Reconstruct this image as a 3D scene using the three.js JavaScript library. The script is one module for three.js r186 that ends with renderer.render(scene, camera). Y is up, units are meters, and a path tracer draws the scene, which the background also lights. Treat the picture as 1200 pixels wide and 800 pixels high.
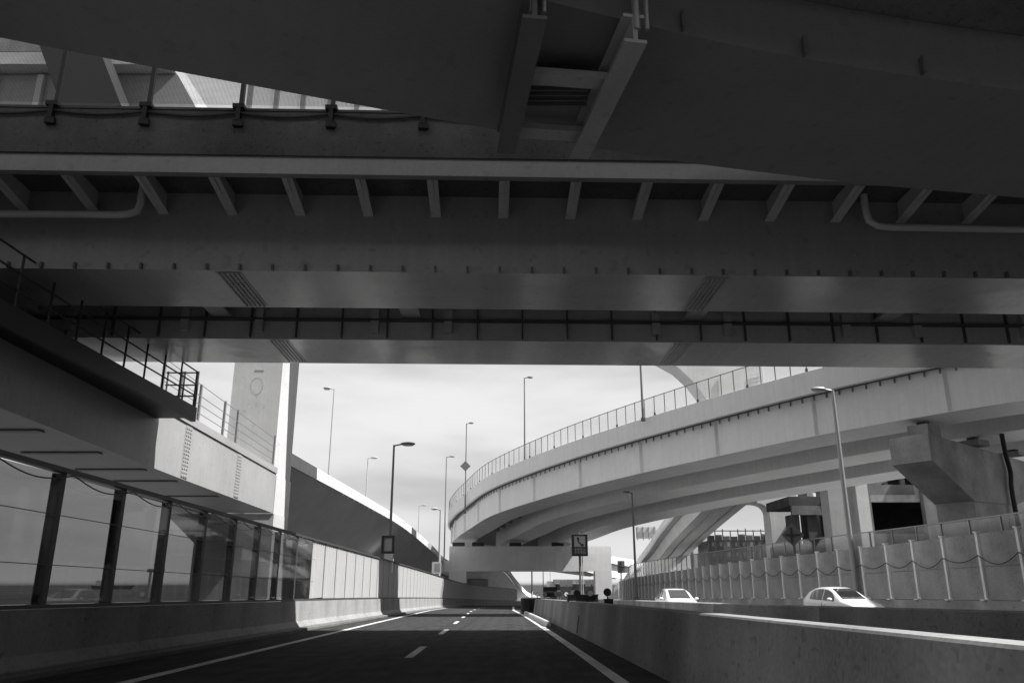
import * as THREE from 'three';
import { mergeGeometries, toCreasedNormals } from 'three/addons/utils/BufferGeometryUtils.js';

// ---------------------------------------------------------------- camera, sky, sun, exposure
const scene = new THREE.Scene();
const camera = new THREE.PerspectiveCamera(46.4, 1024 / 682, 0.1, 9000);
camera.position.set(0, 1.2, 0);
camera.rotation.set(16.9 * Math.PI / 180, 0, 0);

// seeded noise
let seed = 7;
function rnd() { seed = (seed * 1664525 + 1013904223) >>> 0; return seed / 4294967296; }
const hash = (x, y, k) => { let h = (x * 374761393 + y * 668265263 + k * 974634777) | 0; h = Math.imul(h ^ (h >>> 13), 1274126177); return ((h ^ (h >>> 16)) >>> 0) / 4294967296; };
function vnoise(x, y, px, py, k) {           // periodic value noise
  const xi = Math.floor(x), yi = Math.floor(y), fx = x - xi, fy = y - yi;
  const u = fx * fx * (3 - 2 * fx), v = fy * fy * (3 - 2 * fy);
  const m = (a, n) => ((a % n) + n) % n, x0 = m(xi, px), x1 = m(xi + 1, px), y0 = m(yi, py), y1 = m(yi + 1, py);
  const a = hash(x0, y0, k), b = hash(x1, y0, k), c = hash(x0, y1, k), d = hash(x1, y1, k);
  return a + (b - a) * u + (c - a) * v + (a - b - c + d) * u * v;
}
function fbm(u, v, nx, ny, oct, k) {
  let s = 0, a = 0.5, t = 0;
  for (let i = 0; i < oct; i++) { s += a * vnoise(u * nx, v * ny, nx, ny, k + i); t += a; a *= 0.55; nx *= 2; ny *= 2; }
  return s / t;
}
const smooth = (a, b, x) => { const t = Math.min(1, Math.max(0, (x - a) / (b - a))); return t * t * (3 - 2 * t); };

{ // bright hazy sky with thin streaky cloud, the same all round
  const W = 2048, H = 1024, data = new Float32Array(W * H * 4);
  for (let j = 0; j < H; j++) for (let i = 0; i < W; i++) {
    const u = i / W, v = j / H, el = (v - 0.5) * Math.PI, se = Math.max(0, Math.sin(el));
    const warp = fbm(u, v, 8, 8, 3, 61);
    const st = fbm(u + 0.05 * warp, v + 0.03 * warp, 14, 40, 6, 11);
    const big = fbm(u + 0.02 * warp, v, 6, 14, 4, 31);
    const cl = smooth(0.34, 0.66, 0.62 * st + 0.38 * big);
    let L = 0.27 + 0.21 * cl;
    const hz = Math.exp(-se * 16);
    L = L * (1 - 0.75 * hz) + 0.49 * 0.75 * hz;
    if (el < 0) L = 0.15;
    const o = (j * W + i) * 4; data[o] = data[o + 1] = data[o + 2] = L; data[o + 3] = 1;
  }
  const sky = new THREE.DataTexture(data, W, H, THREE.RGBAFormat, THREE.FloatType);
  sky.mapping = THREE.EquirectangularReflectionMapping; sky.magFilter = sky.minFilter = THREE.LinearFilter; sky.needsUpdate = true;
  scene.background = sky; scene.environment = sky;
}
const sun = new THREE.DirectionalLight(new THREE.Color(1, 0.99, 0.975), 5);
sun.position.set(0.75 * 200, 200, 0.15 * 200);
sun.target.position.set(0, 0, -50); sun.position.z -= 50;
sun.castShadow = true; sun.shadow.mapSize.set(4096, 4096); sun.shadow.radius = 1;
Object.assign(sun.shadow.camera, { left: -150, right: 150, top: 150, bottom: -150, near: 1, far: 600 });
scene.add(sun, sun.target);

const renderer = new THREE.WebGLRenderer({ antialias: true });
renderer.setSize(1024, 682);
renderer.toneMapping = THREE.LinearToneMapping;
renderer.toneMappingExposure = 1.8;
renderer.shadowMap.enabled = true;

// ---------------------------------------------------------------- textures and materials (all greys: the photograph is black and white)
function tex(n, fn, rx, ry, colour = true) {
  const d = new Uint8Array(n * n * 4);
  for (let j = 0; j < n; j++) for (let i = 0; i < n; i++) {
    const g = Math.max(0, Math.min(255, fn(i / n, j / n) * 255)), o = (j * n + i) * 4;
    d[o] = d[o + 1] = d[o + 2] = g; d[o + 3] = 255;
  }
  const t = new THREE.DataTexture(d, n, n, THREE.RGBAFormat);
  t.wrapS = t.wrapT = THREE.RepeatWrapping; t.magFilter = THREE.LinearFilter; t.minFilter = THREE.LinearMipmapLinearFilter; t.generateMipmaps = true;
  t.repeat.set(rx, ry); if (colour) t.colorSpace = THREE.SRGBColorSpace; t.needsUpdate = true;
  return t;
}
const concMap = tex(1024, (u, v) => {
  const blot = fbm(u, v, 4, 4, 5, 1), streak = fbm(u, v, 40, 3, 4, 2), fine = fbm(u, v, 220, 220, 2, 3), pit = fbm(u, v, 90, 90, 1, 4);
  return 0.62 + 0.34 * blot + 0.06 * (streak - 0.5) + 0.12 * (fine - 0.5) - (pit > 0.86 ? 0.09 : 0);
}, 0.16, 0.16);
const concBump = tex(512, (u, v) => 0.5 + 0.4 * (fbm(u, v, 60, 60, 3, 5) - 0.5) + 0.5 * (fbm(u, v, 6, 6, 3, 6) - 0.5), 0.3, 0.3, false);
const steelMap = tex(1024, (u, v) => {
  const blot = fbm(u, v, 3, 5, 5, 8), run = fbm(u, v, 60, 2, 4, 9), spot = fbm(u, v, 40, 40, 2, 10), fine = fbm(u, v, 200, 200, 2, 13);
  return 0.80 + 0.14 * (blot - 0.5) + 0.05 * (run - 0.5) + 0.05 * (fine - 0.5) - (spot > 0.8 ? 0.05 : 0) + 0.1;
}, 0.11, 0.11);
const steelBump = tex(512, (u, v) => 0.5 + 0.7 * (fbm(u, v, 5, 5, 3, 14) - 0.5) + 0.06 * (fbm(u, v, 90, 90, 2, 15) - 0.5), 0.25, 0.25, false);
const paleMap = tex(1024, (u, v) => 0.965 + 0.1 * (fbm(u, v, 3, 5, 5, 70) - 0.5) + 0.05 * (fbm(u, v, 50, 3, 4, 71) - 0.5) + 0.04 * (fbm(u, v, 180, 180, 2, 72) - 0.5), 0.11, 0.11);
const asphMap = tex(1024, (u, v) => {
  const fine = fbm(u, v, 300, 300, 2, 20), grit = hash(Math.floor(u * 1024), Math.floor(v * 1024), 3), blot = fbm(u, v, 5, 5, 5, 21), patch = fbm(u, v, 3, 26, 3, 22);
  return 0.55 + 0.25 * (fine - 0.5) + 0.28 * (grit - 0.5) + 0.28 * (blot - 0.5) + 0.22 * (patch - 0.5);
}, 0.3, 0.3);
const asphBump = tex(512, (u, v) => 0.5 + 0.9 * (fbm(u, v, 130, 130, 2, 24) - 0.5), 0.8, 0.8, false);
const landMap = tex(512, (u, v) => 0.3 + 0.7 * fbm(u, v, 8, 8, 6, 40), 0.01, 0.01);

const G = (g) => new THREE.Color().setRGB(g, g, g);
function M(g, rough = 0.8, o = {}) { const m = new THREE.MeshStandardMaterial({ color: G(g), roughness: rough, ...o }); m.side = THREE.DoubleSide; return m; }
const conc = (g) => new THREE.MeshPhysicalMaterial({ color: G(g), roughness: 0.9, specularIntensity: 0.4, map: concMap, bumpMap: concBump, bumpScale: 0.006, side: THREE.DoubleSide });
const steel = (g, rough = 0.45) => M(g, rough, { map: steelMap, bumpMap: steelBump, bumpScale: 0.012 });
const mats = {
  asphalt: new THREE.MeshPhysicalMaterial({ color: G(0.15), roughness: 0.95, specularIntensity: 0.2, map: asphMap, bumpMap: asphBump, bumpScale: 0.008, side: THREE.DoubleSide }),
  paint: M(0.85, 0.8, { map: concMap }),
  concrete: conc(0.62), concreteLight: conc(0.62), concreteDark: conc(0.24), concretePale: conc(0.44), barrier: conc(0.45), bouncePaving: conc(0.34), fascia: M(0.93, 0.5, { map: paleMap, bumpMap: steelBump, bumpScale: 0.01 }), parapetPale: M(0.88, 0.8, { map: paleMap, bumpMap: concBump, bumpScale: 0.006 }),
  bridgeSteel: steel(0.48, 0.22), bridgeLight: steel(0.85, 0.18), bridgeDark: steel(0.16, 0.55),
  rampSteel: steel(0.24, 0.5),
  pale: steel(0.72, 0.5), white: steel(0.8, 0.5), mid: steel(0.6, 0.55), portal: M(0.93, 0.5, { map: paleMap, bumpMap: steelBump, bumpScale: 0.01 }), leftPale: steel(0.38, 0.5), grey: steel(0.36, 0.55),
  dark: M(0.045, 0.6), black: M(0.02, 0.6), galv: M(0.35, 0.45, { metalness: 0.4 }), pole: M(0.16, 0.5), poleLight: M(0.42, 0.5),
  rail: M(0.05, 0.5), panelWhite: M(0.5, 0.55, { map: steelMap }), panelGrey: conc(0.62), postWhite: M(0.9, 0.4),
  drain: steel(0.26, 0.6), bandPale: conc(0.5), shadeGrey: conc(0.26), shadeDark: conc(0.12), rubber: M(0.03, 0.8), reflect: M(0.9, 0.3), lamp: M(0.6, 0.3),
  carPaint: new THREE.MeshPhysicalMaterial({ color: G(0.82), roughness: 0.35, clearcoat: 1, clearcoatRoughness: 0.05, side: THREE.DoubleSide }),
  carGlass: new THREE.MeshPhysicalMaterial({ color: G(0.02), roughness: 0.05, clearcoat: 1, side: THREE.DoubleSide }),
  trim: M(0.03, 0.5), chrome: M(0.6, 0.2, { metalness: 1 }), tyre: M(0.02, 0.9),
  clear: new THREE.MeshPhysicalMaterial({ color: G(0.5), roughness: 0.03, transmission: 1, thickness: 0, ior: 1.25, side: THREE.DoubleSide }),
  mesh: M(0.02, 0.6, { alphaMap: tex(256, (u, v) => (((u * 16) % 1) < 0.16 || ((v * 16) % 1) < 0.16) ? 1 : 0, 4.2, 4.2, false), alphaTest: 0.5 }),
  frost: new THREE.MeshPhysicalMaterial({ color: G(0.86), roughness: 0.25, transmission: 0.85, thickness: 0, side: THREE.DoubleSide }),
  fenceClear: new THREE.MeshPhysicalMaterial({ color: G(0.86), roughness: 0.12, transmission: 1, thickness: 0, side: THREE.DoubleSide }),
  net: new THREE.MeshPhysicalMaterial({ color: G(0.2), roughness: 0.9, transmission: 0.35, thickness: 0, side: THREE.DoubleSide }),
  land: M(0.03, 0.95, { map: landMap }), sea: M(0.015, 0.7), hole: M(0.05, 0.4),
};
// ---------------------------------------------------------------- helpers
const V = (X, Y, D) => new THREE.Vector3(X, Y, -D);   // X right, Y up, D metres ahead
const used = {};
function numbered(n) { if (!(n in used)) { used[n] = 0; return n; } used[n]++; return n + '_' + String(used[n]).padStart(3, '0'); }
function thing(name, label, category, group, pos = null) {
  const o = new THREE.Group(); o.name = numbered(name); scene.add(o);
  if (pos) o.position.copy(pos);
  o.userData = { label, category }; if (group) o.userData.group = group;
  return o;
}
function setting(name, label) { const o = new THREE.Group(); o.name = name; scene.add(o); o.userData = { kind: 'structure', label, category: name }; return o; }
function clean(g) { let q = g.index ? g.toNonIndexed() : g; for (const k of Object.keys(q.attributes)) if (!['position', 'normal', 'uv'].includes(k)) q.deleteAttribute(k); return q; }
function part(name, geos, mat, parent, extra) {
  const list = (Array.isArray(geos) ? geos : [geos]).map(clean);
  const m = new THREE.Mesh(list.length > 1 ? mergeGeometries(list) : list[0], mat);
  m.name = name; m.castShadow = m.receiveShadow = true; if (extra) Object.assign(m.userData, extra);
  parent.add(m); return m;
}
function again(mesh, parent, pos, rotY = 0) { const m = new THREE.Mesh(mesh.geometry, mesh.material); m.name = mesh.name; m.castShadow = m.receiveShadow = true; m.position.copy(pos); m.rotation.y = rotY; parent.add(m); return m; }
function box(cx, cy, cz, w, h, d) {
  const g = new THREE.BoxGeometry(w, h, d), uv = g.attributes.uv, dims = [[d, h], [d, h], [w, d], [w, d], [w, h], [w, h]];
  for (let i = 0; i < uv.count; i++) { const [a, b] = dims[Math.floor(i / 4)]; uv.setXY(i, uv.getX(i) * a + cx * 0.37, uv.getY(i) * b + cz * 0.21 + cy); }
  g.translate(cx, cy, cz); return g;
}
// box from ranges, D measured ahead
const bxr = (x0, x1, y0, y1, d0, d1) => box((x0 + x1) / 2, (y0 + y1) / 2, -(d0 + d1) / 2, x1 - x0, y1 - y0, d1 - d0);
function bar(a, b, w, h) {                        // rectangular bar from a to b
  const d = b.clone().sub(a), L = d.length(), g = box(0, 0, 0, w, h, L);
  const m = new THREE.Matrix4().lookAt(a, b, Math.abs(d.y) > 0.98 * L ? new THREE.Vector3(0, 0, 1) : new THREE.Vector3(0, 1, 0));
  g.applyMatrix4(m); g.translate((a.x + b.x) / 2, (a.y + b.y) / 2, (a.z + b.z) / 2); return g;
}
function rod(a, b, r0, r1 = r0, seg = 10) {
  const d = b.clone().sub(a), L = d.length(), g = new THREE.CylinderGeometry(r1, r0, L, seg);
  g.applyQuaternion(new THREE.Quaternion().setFromUnitVectors(new THREE.Vector3(0, 1, 0), d.normalize()));
  g.translate((a.x + b.x) / 2, (a.y + b.y) / 2, (a.z + b.z) / 2); return g;
}
function tube(pts, r, n = 40, seg = 8) { return new THREE.TubeGeometry(new THREE.CatmullRomCurve3(pts), n, r, seg, false); }
// sweep a closed profile [[lateral right, up], ...] (counter-clockwise seen along the travel direction) along a path
function frames(pts) {
  return pts.map((p, i) => {
    const a = pts[Math.max(0, i - 1)], b = pts[Math.min(pts.length - 1, i + 1)];
    let tx = b.x - a.x, tz = b.z - a.z; const l = Math.hypot(tx, tz); tx /= l; tz /= l;
    return { p, r: new THREE.Vector3(-tz, 0, tx), t: new THREE.Vector3(tx, 0, tz) };
  });
}
function sweep(pts, prof, { bank = 0, caps = true } = {}) {
  let ar = 0; prof.forEach((a, i) => { const b = prof[(i + 1) % prof.length]; ar += a[0] * b[1] - b[0] * a[1]; });
  if (ar < 0) prof = prof.slice().reverse();
  const fr = frames(pts), P = [], N = [], U = [], n = prof.length;
  const at = (f, q) => f.p.clone().addScaledVector(f.r, q[0]).add(new THREE.Vector3(0, q[1] - bank * q[0], 0));
  let s = 0; const S = fr.map((f, i) => (s += i ? f.p.distanceTo(fr[i - 1].p) : 0));
  let per = 0;
  for (let k = 0; k < n; k++) {
    const a = prof[k], b = prof[(k + 1) % n], dl = b[0] - a[0], du = b[1] - a[1] - bank * (b[0] - a[0]), L = Math.hypot(dl, du);
    for (let i = 0; i + 1 < fr.length; i++) {
      const f = fr[i], g = fr[i + 1], p = [at(f, a), at(f, b), at(g, b), at(g, a)];
      const nf = f.r.clone().multiplyScalar(du / L).add(new THREE.Vector3(0, -dl / L, 0)), ng = g.r.clone().multiplyScalar(du / L).add(new THREE.Vector3(0, -dl / L, 0));
      const nn = [nf, nf, ng, ng], uu = [[S[i], per], [S[i], per + L], [S[i + 1], per + L], [S[i + 1], per]];
      for (const q of [0, 2, 1, 0, 3, 2]) { P.push(p[q].x, p[q].y, p[q].z); N.push(nn[q].x, nn[q].y, nn[q].z); U.push(uu[q][0], uu[q][1]); }
    }
    per += L;
  }
  if (caps) {
    const tri = THREE.ShapeUtils.triangulateShape(prof.map(q => new THREE.Vector2(q[0], q[1])), []);
    for (const [f, sg] of [[fr[0], -1], [fr[fr.length - 1], 1]]) for (const t of tri) for (const q of (sg > 0 ? [t[0], t[2], t[1]] : t)) {
      const v = at(f, prof[q]); P.push(v.x, v.y, v.z); N.push(f.t.x * sg, 0, f.t.z * sg); U.push(prof[q][0], prof[q][1]);
    }
  }
  const g = new THREE.BufferGeometry();
  g.setAttribute('position', new THREE.Float32BufferAttribute(P, 3)); g.setAttribute('normal', new THREE.Float32BufferAttribute(N, 3)); g.setAttribute('uv', new THREE.Float32BufferAttribute(U, 2));
  return g;
}
const rect = (l0, l1, u0, u1) => [[l0, u0], [l1, u0], [l1, u1], [l0, u1]];
function curve(list, n) { return new THREE.CatmullRomCurve3(list.map(q => V(...q)), false, 'centripetal').getSpacedPoints(n); }
function extr(shapePts, depth, bev = 0) {         // polygon in XY extruded along +z
  const s = new THREE.Shape(shapePts.map(q => new THREE.Vector2(q[0], q[1])));
  return new THREE.ExtrudeGeometry(s, { depth, bevelEnabled: bev > 0, bevelSize: bev, bevelThickness: bev, bevelSegments: 2, curveSegments: 12 });
}
function text(fn, w, h) { const c = document.createElement('canvas'); c.width = w; c.height = h; fn(c.getContext('2d'), w, h); const t = new THREE.CanvasTexture(c); t.colorSpace = THREE.SRGBColorSpace; return t; }

// ---------------------------------------------------------------- the road
const rY = (D) => D < 0 ? -0.01 * D : -(0.01 * D + 0.00005 * D * D);
const bend = (D) => D > 105 ? 0.0022 * (D - 105) ** 2 : 0;
const lineX = (D) => { const d = Math.min(D, 70); return (d < 0 ? 1.75 : 1.75 - 0.016 * d - 0.0001 * d * d) + bend(D); };
const along = (fx, d0, d1, h = 0, step = 3) => { const out = [], n = Math.max(1, Math.ceil((d1 - d0) / step)); for (let i = 0; i <= n; i++) { const D = d0 + (d1 - d0) * i / n; out.push(V(fx(D), rY(D) + h, D)); } return out; };
const wallX = (D) => -7.4 + bend(D);
const pw = (tab) => (D) => { if (D <= tab[0][0]) return tab[0][1]; for (let i = 1; i < tab.length; i++) if (D <= tab[i][0]) { const [a, p] = tab[i - 1], [b, q] = tab[i]; const t = (D - a) / (b - a); return p + (q - p) * t; } return tab[tab.length - 1][1]; };
const barTop = (D) => lineX(D) + 0.82;
const b2c = new THREE.CatmullRomCurve3([[-12, 12.2], [0, 11.4], [10, 10.2], [15, 9.3], [20, 8.35], [26, 7.5], [34, 7.0], [45, 6.9], [56, 7.1], [80, 7.2], [110, 7.2], [200, 7.2]].map(q => new THREE.Vector3(q[1], 0, q[0])));
const b2pts = b2c.getPoints(300).map(p => [p.z, p.x]);
const b2X = (D) => pw(b2pts)(D) + bend(D);
const rwX = (D) => pw([[-15, 18.2], [28, 18.0], [40, 17.6], [47, 17.0], [56, 16.2], [67, 15.7], [85, 15.1], [200, 15.1]])(D) + bend(D);

{
  const ground = part('ground', bxr(-2500, 2500, -9, -8.5, -1500, 5200), mats.land, scene, { kind: 'structure', label: 'dark flat reclaimed land around the expressway', category: 'ground' });
  part('sea', bxr(-2600, -330, -8.52, -8.4, 60, 5200), mats.sea, scene, { kind: 'structure', label: 'dark flat sea on the horizon beyond the left barrier', category: 'sea' });
  part('bounce_pavement', bxr(-58, 130, -8.49, -8.4, -60, 270), mats.bouncePaving, scene, { kind: 'structure', label: 'unseen pale paving below the elevated road', category: 'bounce_pavement' });  // added out of view to bounce light onto soffits and fascias
  const road = setting('road', 'asphalt expressway in sun and shade with white lane lines');
  part('asphalt', sweep(along((D) => bend(D), -40, 260, -0.5), [[-7.6, -0.7], [20.5, -0.7], [20.5, 0.5], [-7.6, 0.5]]), mats.asphalt, road);
  const strip = (fx, d0, d1, w) => sweep(along(fx, d0, d1, 0), rect(-w / 2, w / 2, 0.002, 0.006), { caps: false });
  part('edge_line', strip(lineX, -10, 150, 0.2), mats.paint, road);
  part('edge_line', strip((D) => lineX(D) - 6.95, -10, 150, 0.2), mats.paint, road);
  for (let k = 0; k < 15; k++) { const d0 = 16.6 - 9.4 + k * 9.4; part('lane_dash', strip((D) => lineX(D) - 3.47, d0 + (k > 0 ? 0 : 0), d0 + 3.4, 0.16), mats.paint, road); }
  part('edge_line', strip((D) => b2X(D) + 1.0, -10, 150, 0.18), mats.paint, road);
  for (let k = 0; k < 9; k++) { const d0 = 30 + k * 12; part('lane_dash', strip((D) => (b2X(D) + rwX(D)) / 2, d0, d0 + 5, 0.15), mats.paint, road); }
}
// ---------------------------------------------------------------- left noise barrier
{
  const t = thing('noise_barrier', 'long left roadside noise barrier with tinted clear panels then white ribbed panels on concrete', 'noise barrier');
  part('concrete_base', sweep(along(wallX, -12, 170, 0), [[-0.35, -0.3], [0.14, -0.3], [0.14, 0.12], [0.02, 0.3], [-0.02, 0.95], [-0.3, 0.95], [-0.35, 0.2]]), mats.concretePale, t);
  part('kerb', sweep(along(wallX, -12, 170, 0), [[0.15, -0.2], [0.42, -0.2], [0.42, 0.07], [0.39, 0.1], [0.15, 0.1]]), mats.concreteDark, t);
  part('top_rail', sweep(along(wallX, -9, 166, 0), rect(-0.22, -0.08, 3.12, 3.2)), mats.rail, t);
  part('bottom_rail', sweep(along(wallX, -9, 166, 0), rect(-0.22, -0.06, 0.96, 1.02)), mats.rail, t);
  const postGeo = [box(0, 0, 0, 0.15, 2.12, 0.02), box(0, 0, -0.075, 0.012, 2.12, 0.13), box(0, 0, -0.15, 0.15, 2.12, 0.02), box(0, -1.05, -0.075, 0.24, 0.03, 0.26)];
  // corrugated panel seen from the road
  const prof = []; for (let i = 0; i <= 6; i++) { const x = i * 0.36; prof.push([x, 0]); if (i < 6) prof.push([x + 0.2, 0], [x + 0.24, 0.04], [x + 0.32, 0.04]); }
  const corr = [...prof, ...prof.slice().reverse().map(([x, y]) => [x, y - 0.02])];
  let post = null, clear = null, white = null, k = 0;
  for (let D = -8.5; D < 166; D += 2.2, k++) {
    const p0 = V(wallX(D) - 0.16, rY(D), D), p1 = V(wallX(D + 2.2) - 0.16, rY(D + 2.2), D + 2.2), ang = Math.atan2(p1.x - p0.x, p0.z - p1.z);
    const pp = p0.clone().setY(p0.y + 2.06);
    if (!post) { post = part('post', postGeo.map(g => { const c = g.clone(); c.rotateY(Math.PI / 2); return c; }), mats.rail, t); post.position.copy(pp); } else again(post, t, pp, -ang);
    const slope = Math.atan2(p1.y - p0.y, 2.2);
    if (D < 31) {
      if (!clear) { clear = part('clear_panel', box(0, 0, -1.1, 0.02, 2.06, 2.05), mats.clear, t); clear.position.copy(pp); } else { const c = again(clear, t, pp, -ang); c.rotation.x = slope; }
    } else {
      if (!white) {
        const g = extr(corr, 2.06); g.rotateX(-Math.PI / 2); g.rotateY(Math.PI / 2); g.scale(1, 1, 1); g.translate(0, -1.03, 0);
        white = part('white_panel', g, mats.panelWhite, t); white.position.copy(pp);
      } else { const c = again(white, t, pp, -ang); c.rotation.x = slope; }
    }
  }
  part('wire', [sweep(along(wallX, -9, 31, 0), rect(0.0, 0.012, 1.62, 1.632)), sweep(along(wallX, -9, 31, 0), rect(0.0, 0.012, 2.4, 2.412))], mats.rail, t);
  for (let D = -6.3; D < 29; D += 2.2) { const q = []; for (let i = 0; i <= 8; i++) { const d = D + 2.2 * i / 8; q.push(V(wallX(d) + 0.02, rY(d) + 3.08 - 0.16 * Math.sin(Math.PI * i / 8), d)); } part('hanging_cable', tube(q, 0.012, 10, 5), mats.rail, t); }
}
// ---------------------------------------------------------------- median barriers
{
  const t = thing('median_barrier', 'grey concrete median barrier filling the lower right, its pale top catching sun', 'barrier');
  part('concrete_wall', sweep(along(barTop, -14, 52.5, 0, 1.5), [[-0.16, -0.2], [0.5, -0.2], [0.3, 0.93], [0.28, 0.95], [0.02, 0.95], [0, 0.93]]), mats.barrier, t);
  for (const D of [25.5]) part('joint', bar(V(barTop(D) - 0.145, rY(D) + 0.06, D), V(barTop(D) - 0.07, rY(D) + 0.55, D), 0.02, 0.035), mats.dark, t);
  part('kerb', sweep(along((D) => lineX(D) + 0.24, 32, 53, 0), [[-0.12, -0.1], [0.1, -0.1], [0.1, 0.16], [0.07, 0.2], [-0.06, 0.2], [-0.1, 0.16]]), mats.paint, t);
  const u = thing('median_barrier', 'second concrete median barrier between the oncoming lanes and the wide median', 'barrier');
  for (let D = -10; D < 160; D += 8) part('concrete_block', sweep(along(b2X, D, D + 7.98, 0, 2), [[0, -0.2], [0.5, -0.2], [0.42, 0.85], [0.38, 0.88], [0.06, 0.88], [0.02, 0.85]]), mats.concreteLight, u);
}
// ---------------------------------------------------------------- right noise wall and the fence above it
{
  const t = thing('noise_wall', 'right roadside noise wall of pale panels between bright slanting posts with looping cables', 'noise wall');
  part('concrete_base', sweep(along(rwX, -12, 170, 0), [[-0.15, -0.3], [0.4, -0.3], [0.35, 0.95], [0, 0.95]]), mats.concreteLight, t);
  let post = null, pan = null, i = 0;
  for (let D = -10; D < 168; D += 2.45, i++) {
    const a = V(rwX(D) + 0.12, rY(D), D), b = V(rwX(D + 2.45) + 0.12, rY(D + 2.45), D + 2.45), ang = Math.atan2(b.x - a.x, a.z - b.z), L = Math.hypot(b.x - a.x, b.z - a.z);
    const pos = a.clone().setY(a.y + 0.95);
    if (!post) { post = part('post', [box(0, 1.25, 0, 0.12, 2.5, 0.14), box(-0.06, 0.02, 0, 0.3, 0.05, 0.26), box(0, 2.52, 0, 0.2, 0.05, 0.2)], mats.postWhite, t); post.position.copy(pos); } else again(post, t, pos, -ang);
    if (!pan) { pan = part('panel', [box(0.06, 0.62, -1.225, 0.06, 1.2, 2.3), box(0.06, 1.85, -1.225, 0.06, 1.22, 2.3)], mats.panelGrey, t); pan.position.copy(pos); } else { const c = again(pan, t, pos, -ang); c.rotation.x = Math.atan2(b.y - a.y, L); }
    if (D > 20 && D < 100) { const q = []; const sag = 0.22 + 0.16 * rnd(); for (let j = 0; j <= 8; j++) q.push(V(a.x + (b.x - a.x) * j / 8 - 0.1, a.y + (b.y - a.y) * j / 8 + 2.6 - sag * Math.sin(Math.PI * j / 8), D + 2.45 * j / 8)); part('hanging_cable', tube(q, 0.018, 12, 5), mats.dark, t); }
  }
  const f = thing('mesh_fence', 'light see-through fence on thin posts rising behind the right noise wall', 'fence');
  const fx = (D) => rwX(D) + 2.0, lev = (d0, d1) => along(fx, d0, d1, 0).map(p => p.setY(0));
  part('footing_wall', sweep(lev(22, 150), rect(-0.15, 0.15, -8.4, 2.05)), mats.concreteLight, f);
  let fp = null, fm = null;
  for (let D = 22; D < 149; D += 2.2) {
    const pos = V(fx(D), 2.05, D), q = V(fx(D + 2.2), 2.05, D + 2.2), ang = Math.atan2(q.x - pos.x, pos.z - q.z);
    if (!fp) { fp = part('post', box(0, 0.9, 0, 0.07, 1.8, 0.07), mats.galv, f); fp.position.copy(pos); } else again(fp, f, pos, -ang);
    if (!fm) { fm = part('clear_panel', box(0, 0.9, -1.1, 0.012, 1.7, 2.1), mats.fenceClear, f); fm.position.copy(pos); } else again(fm, f, pos, -ang);
  }
  part('top_rail', sweep(lev(22, 150), rect(-0.03, 0.03, 3.82, 3.88)), mats.galv, f);
}
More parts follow.
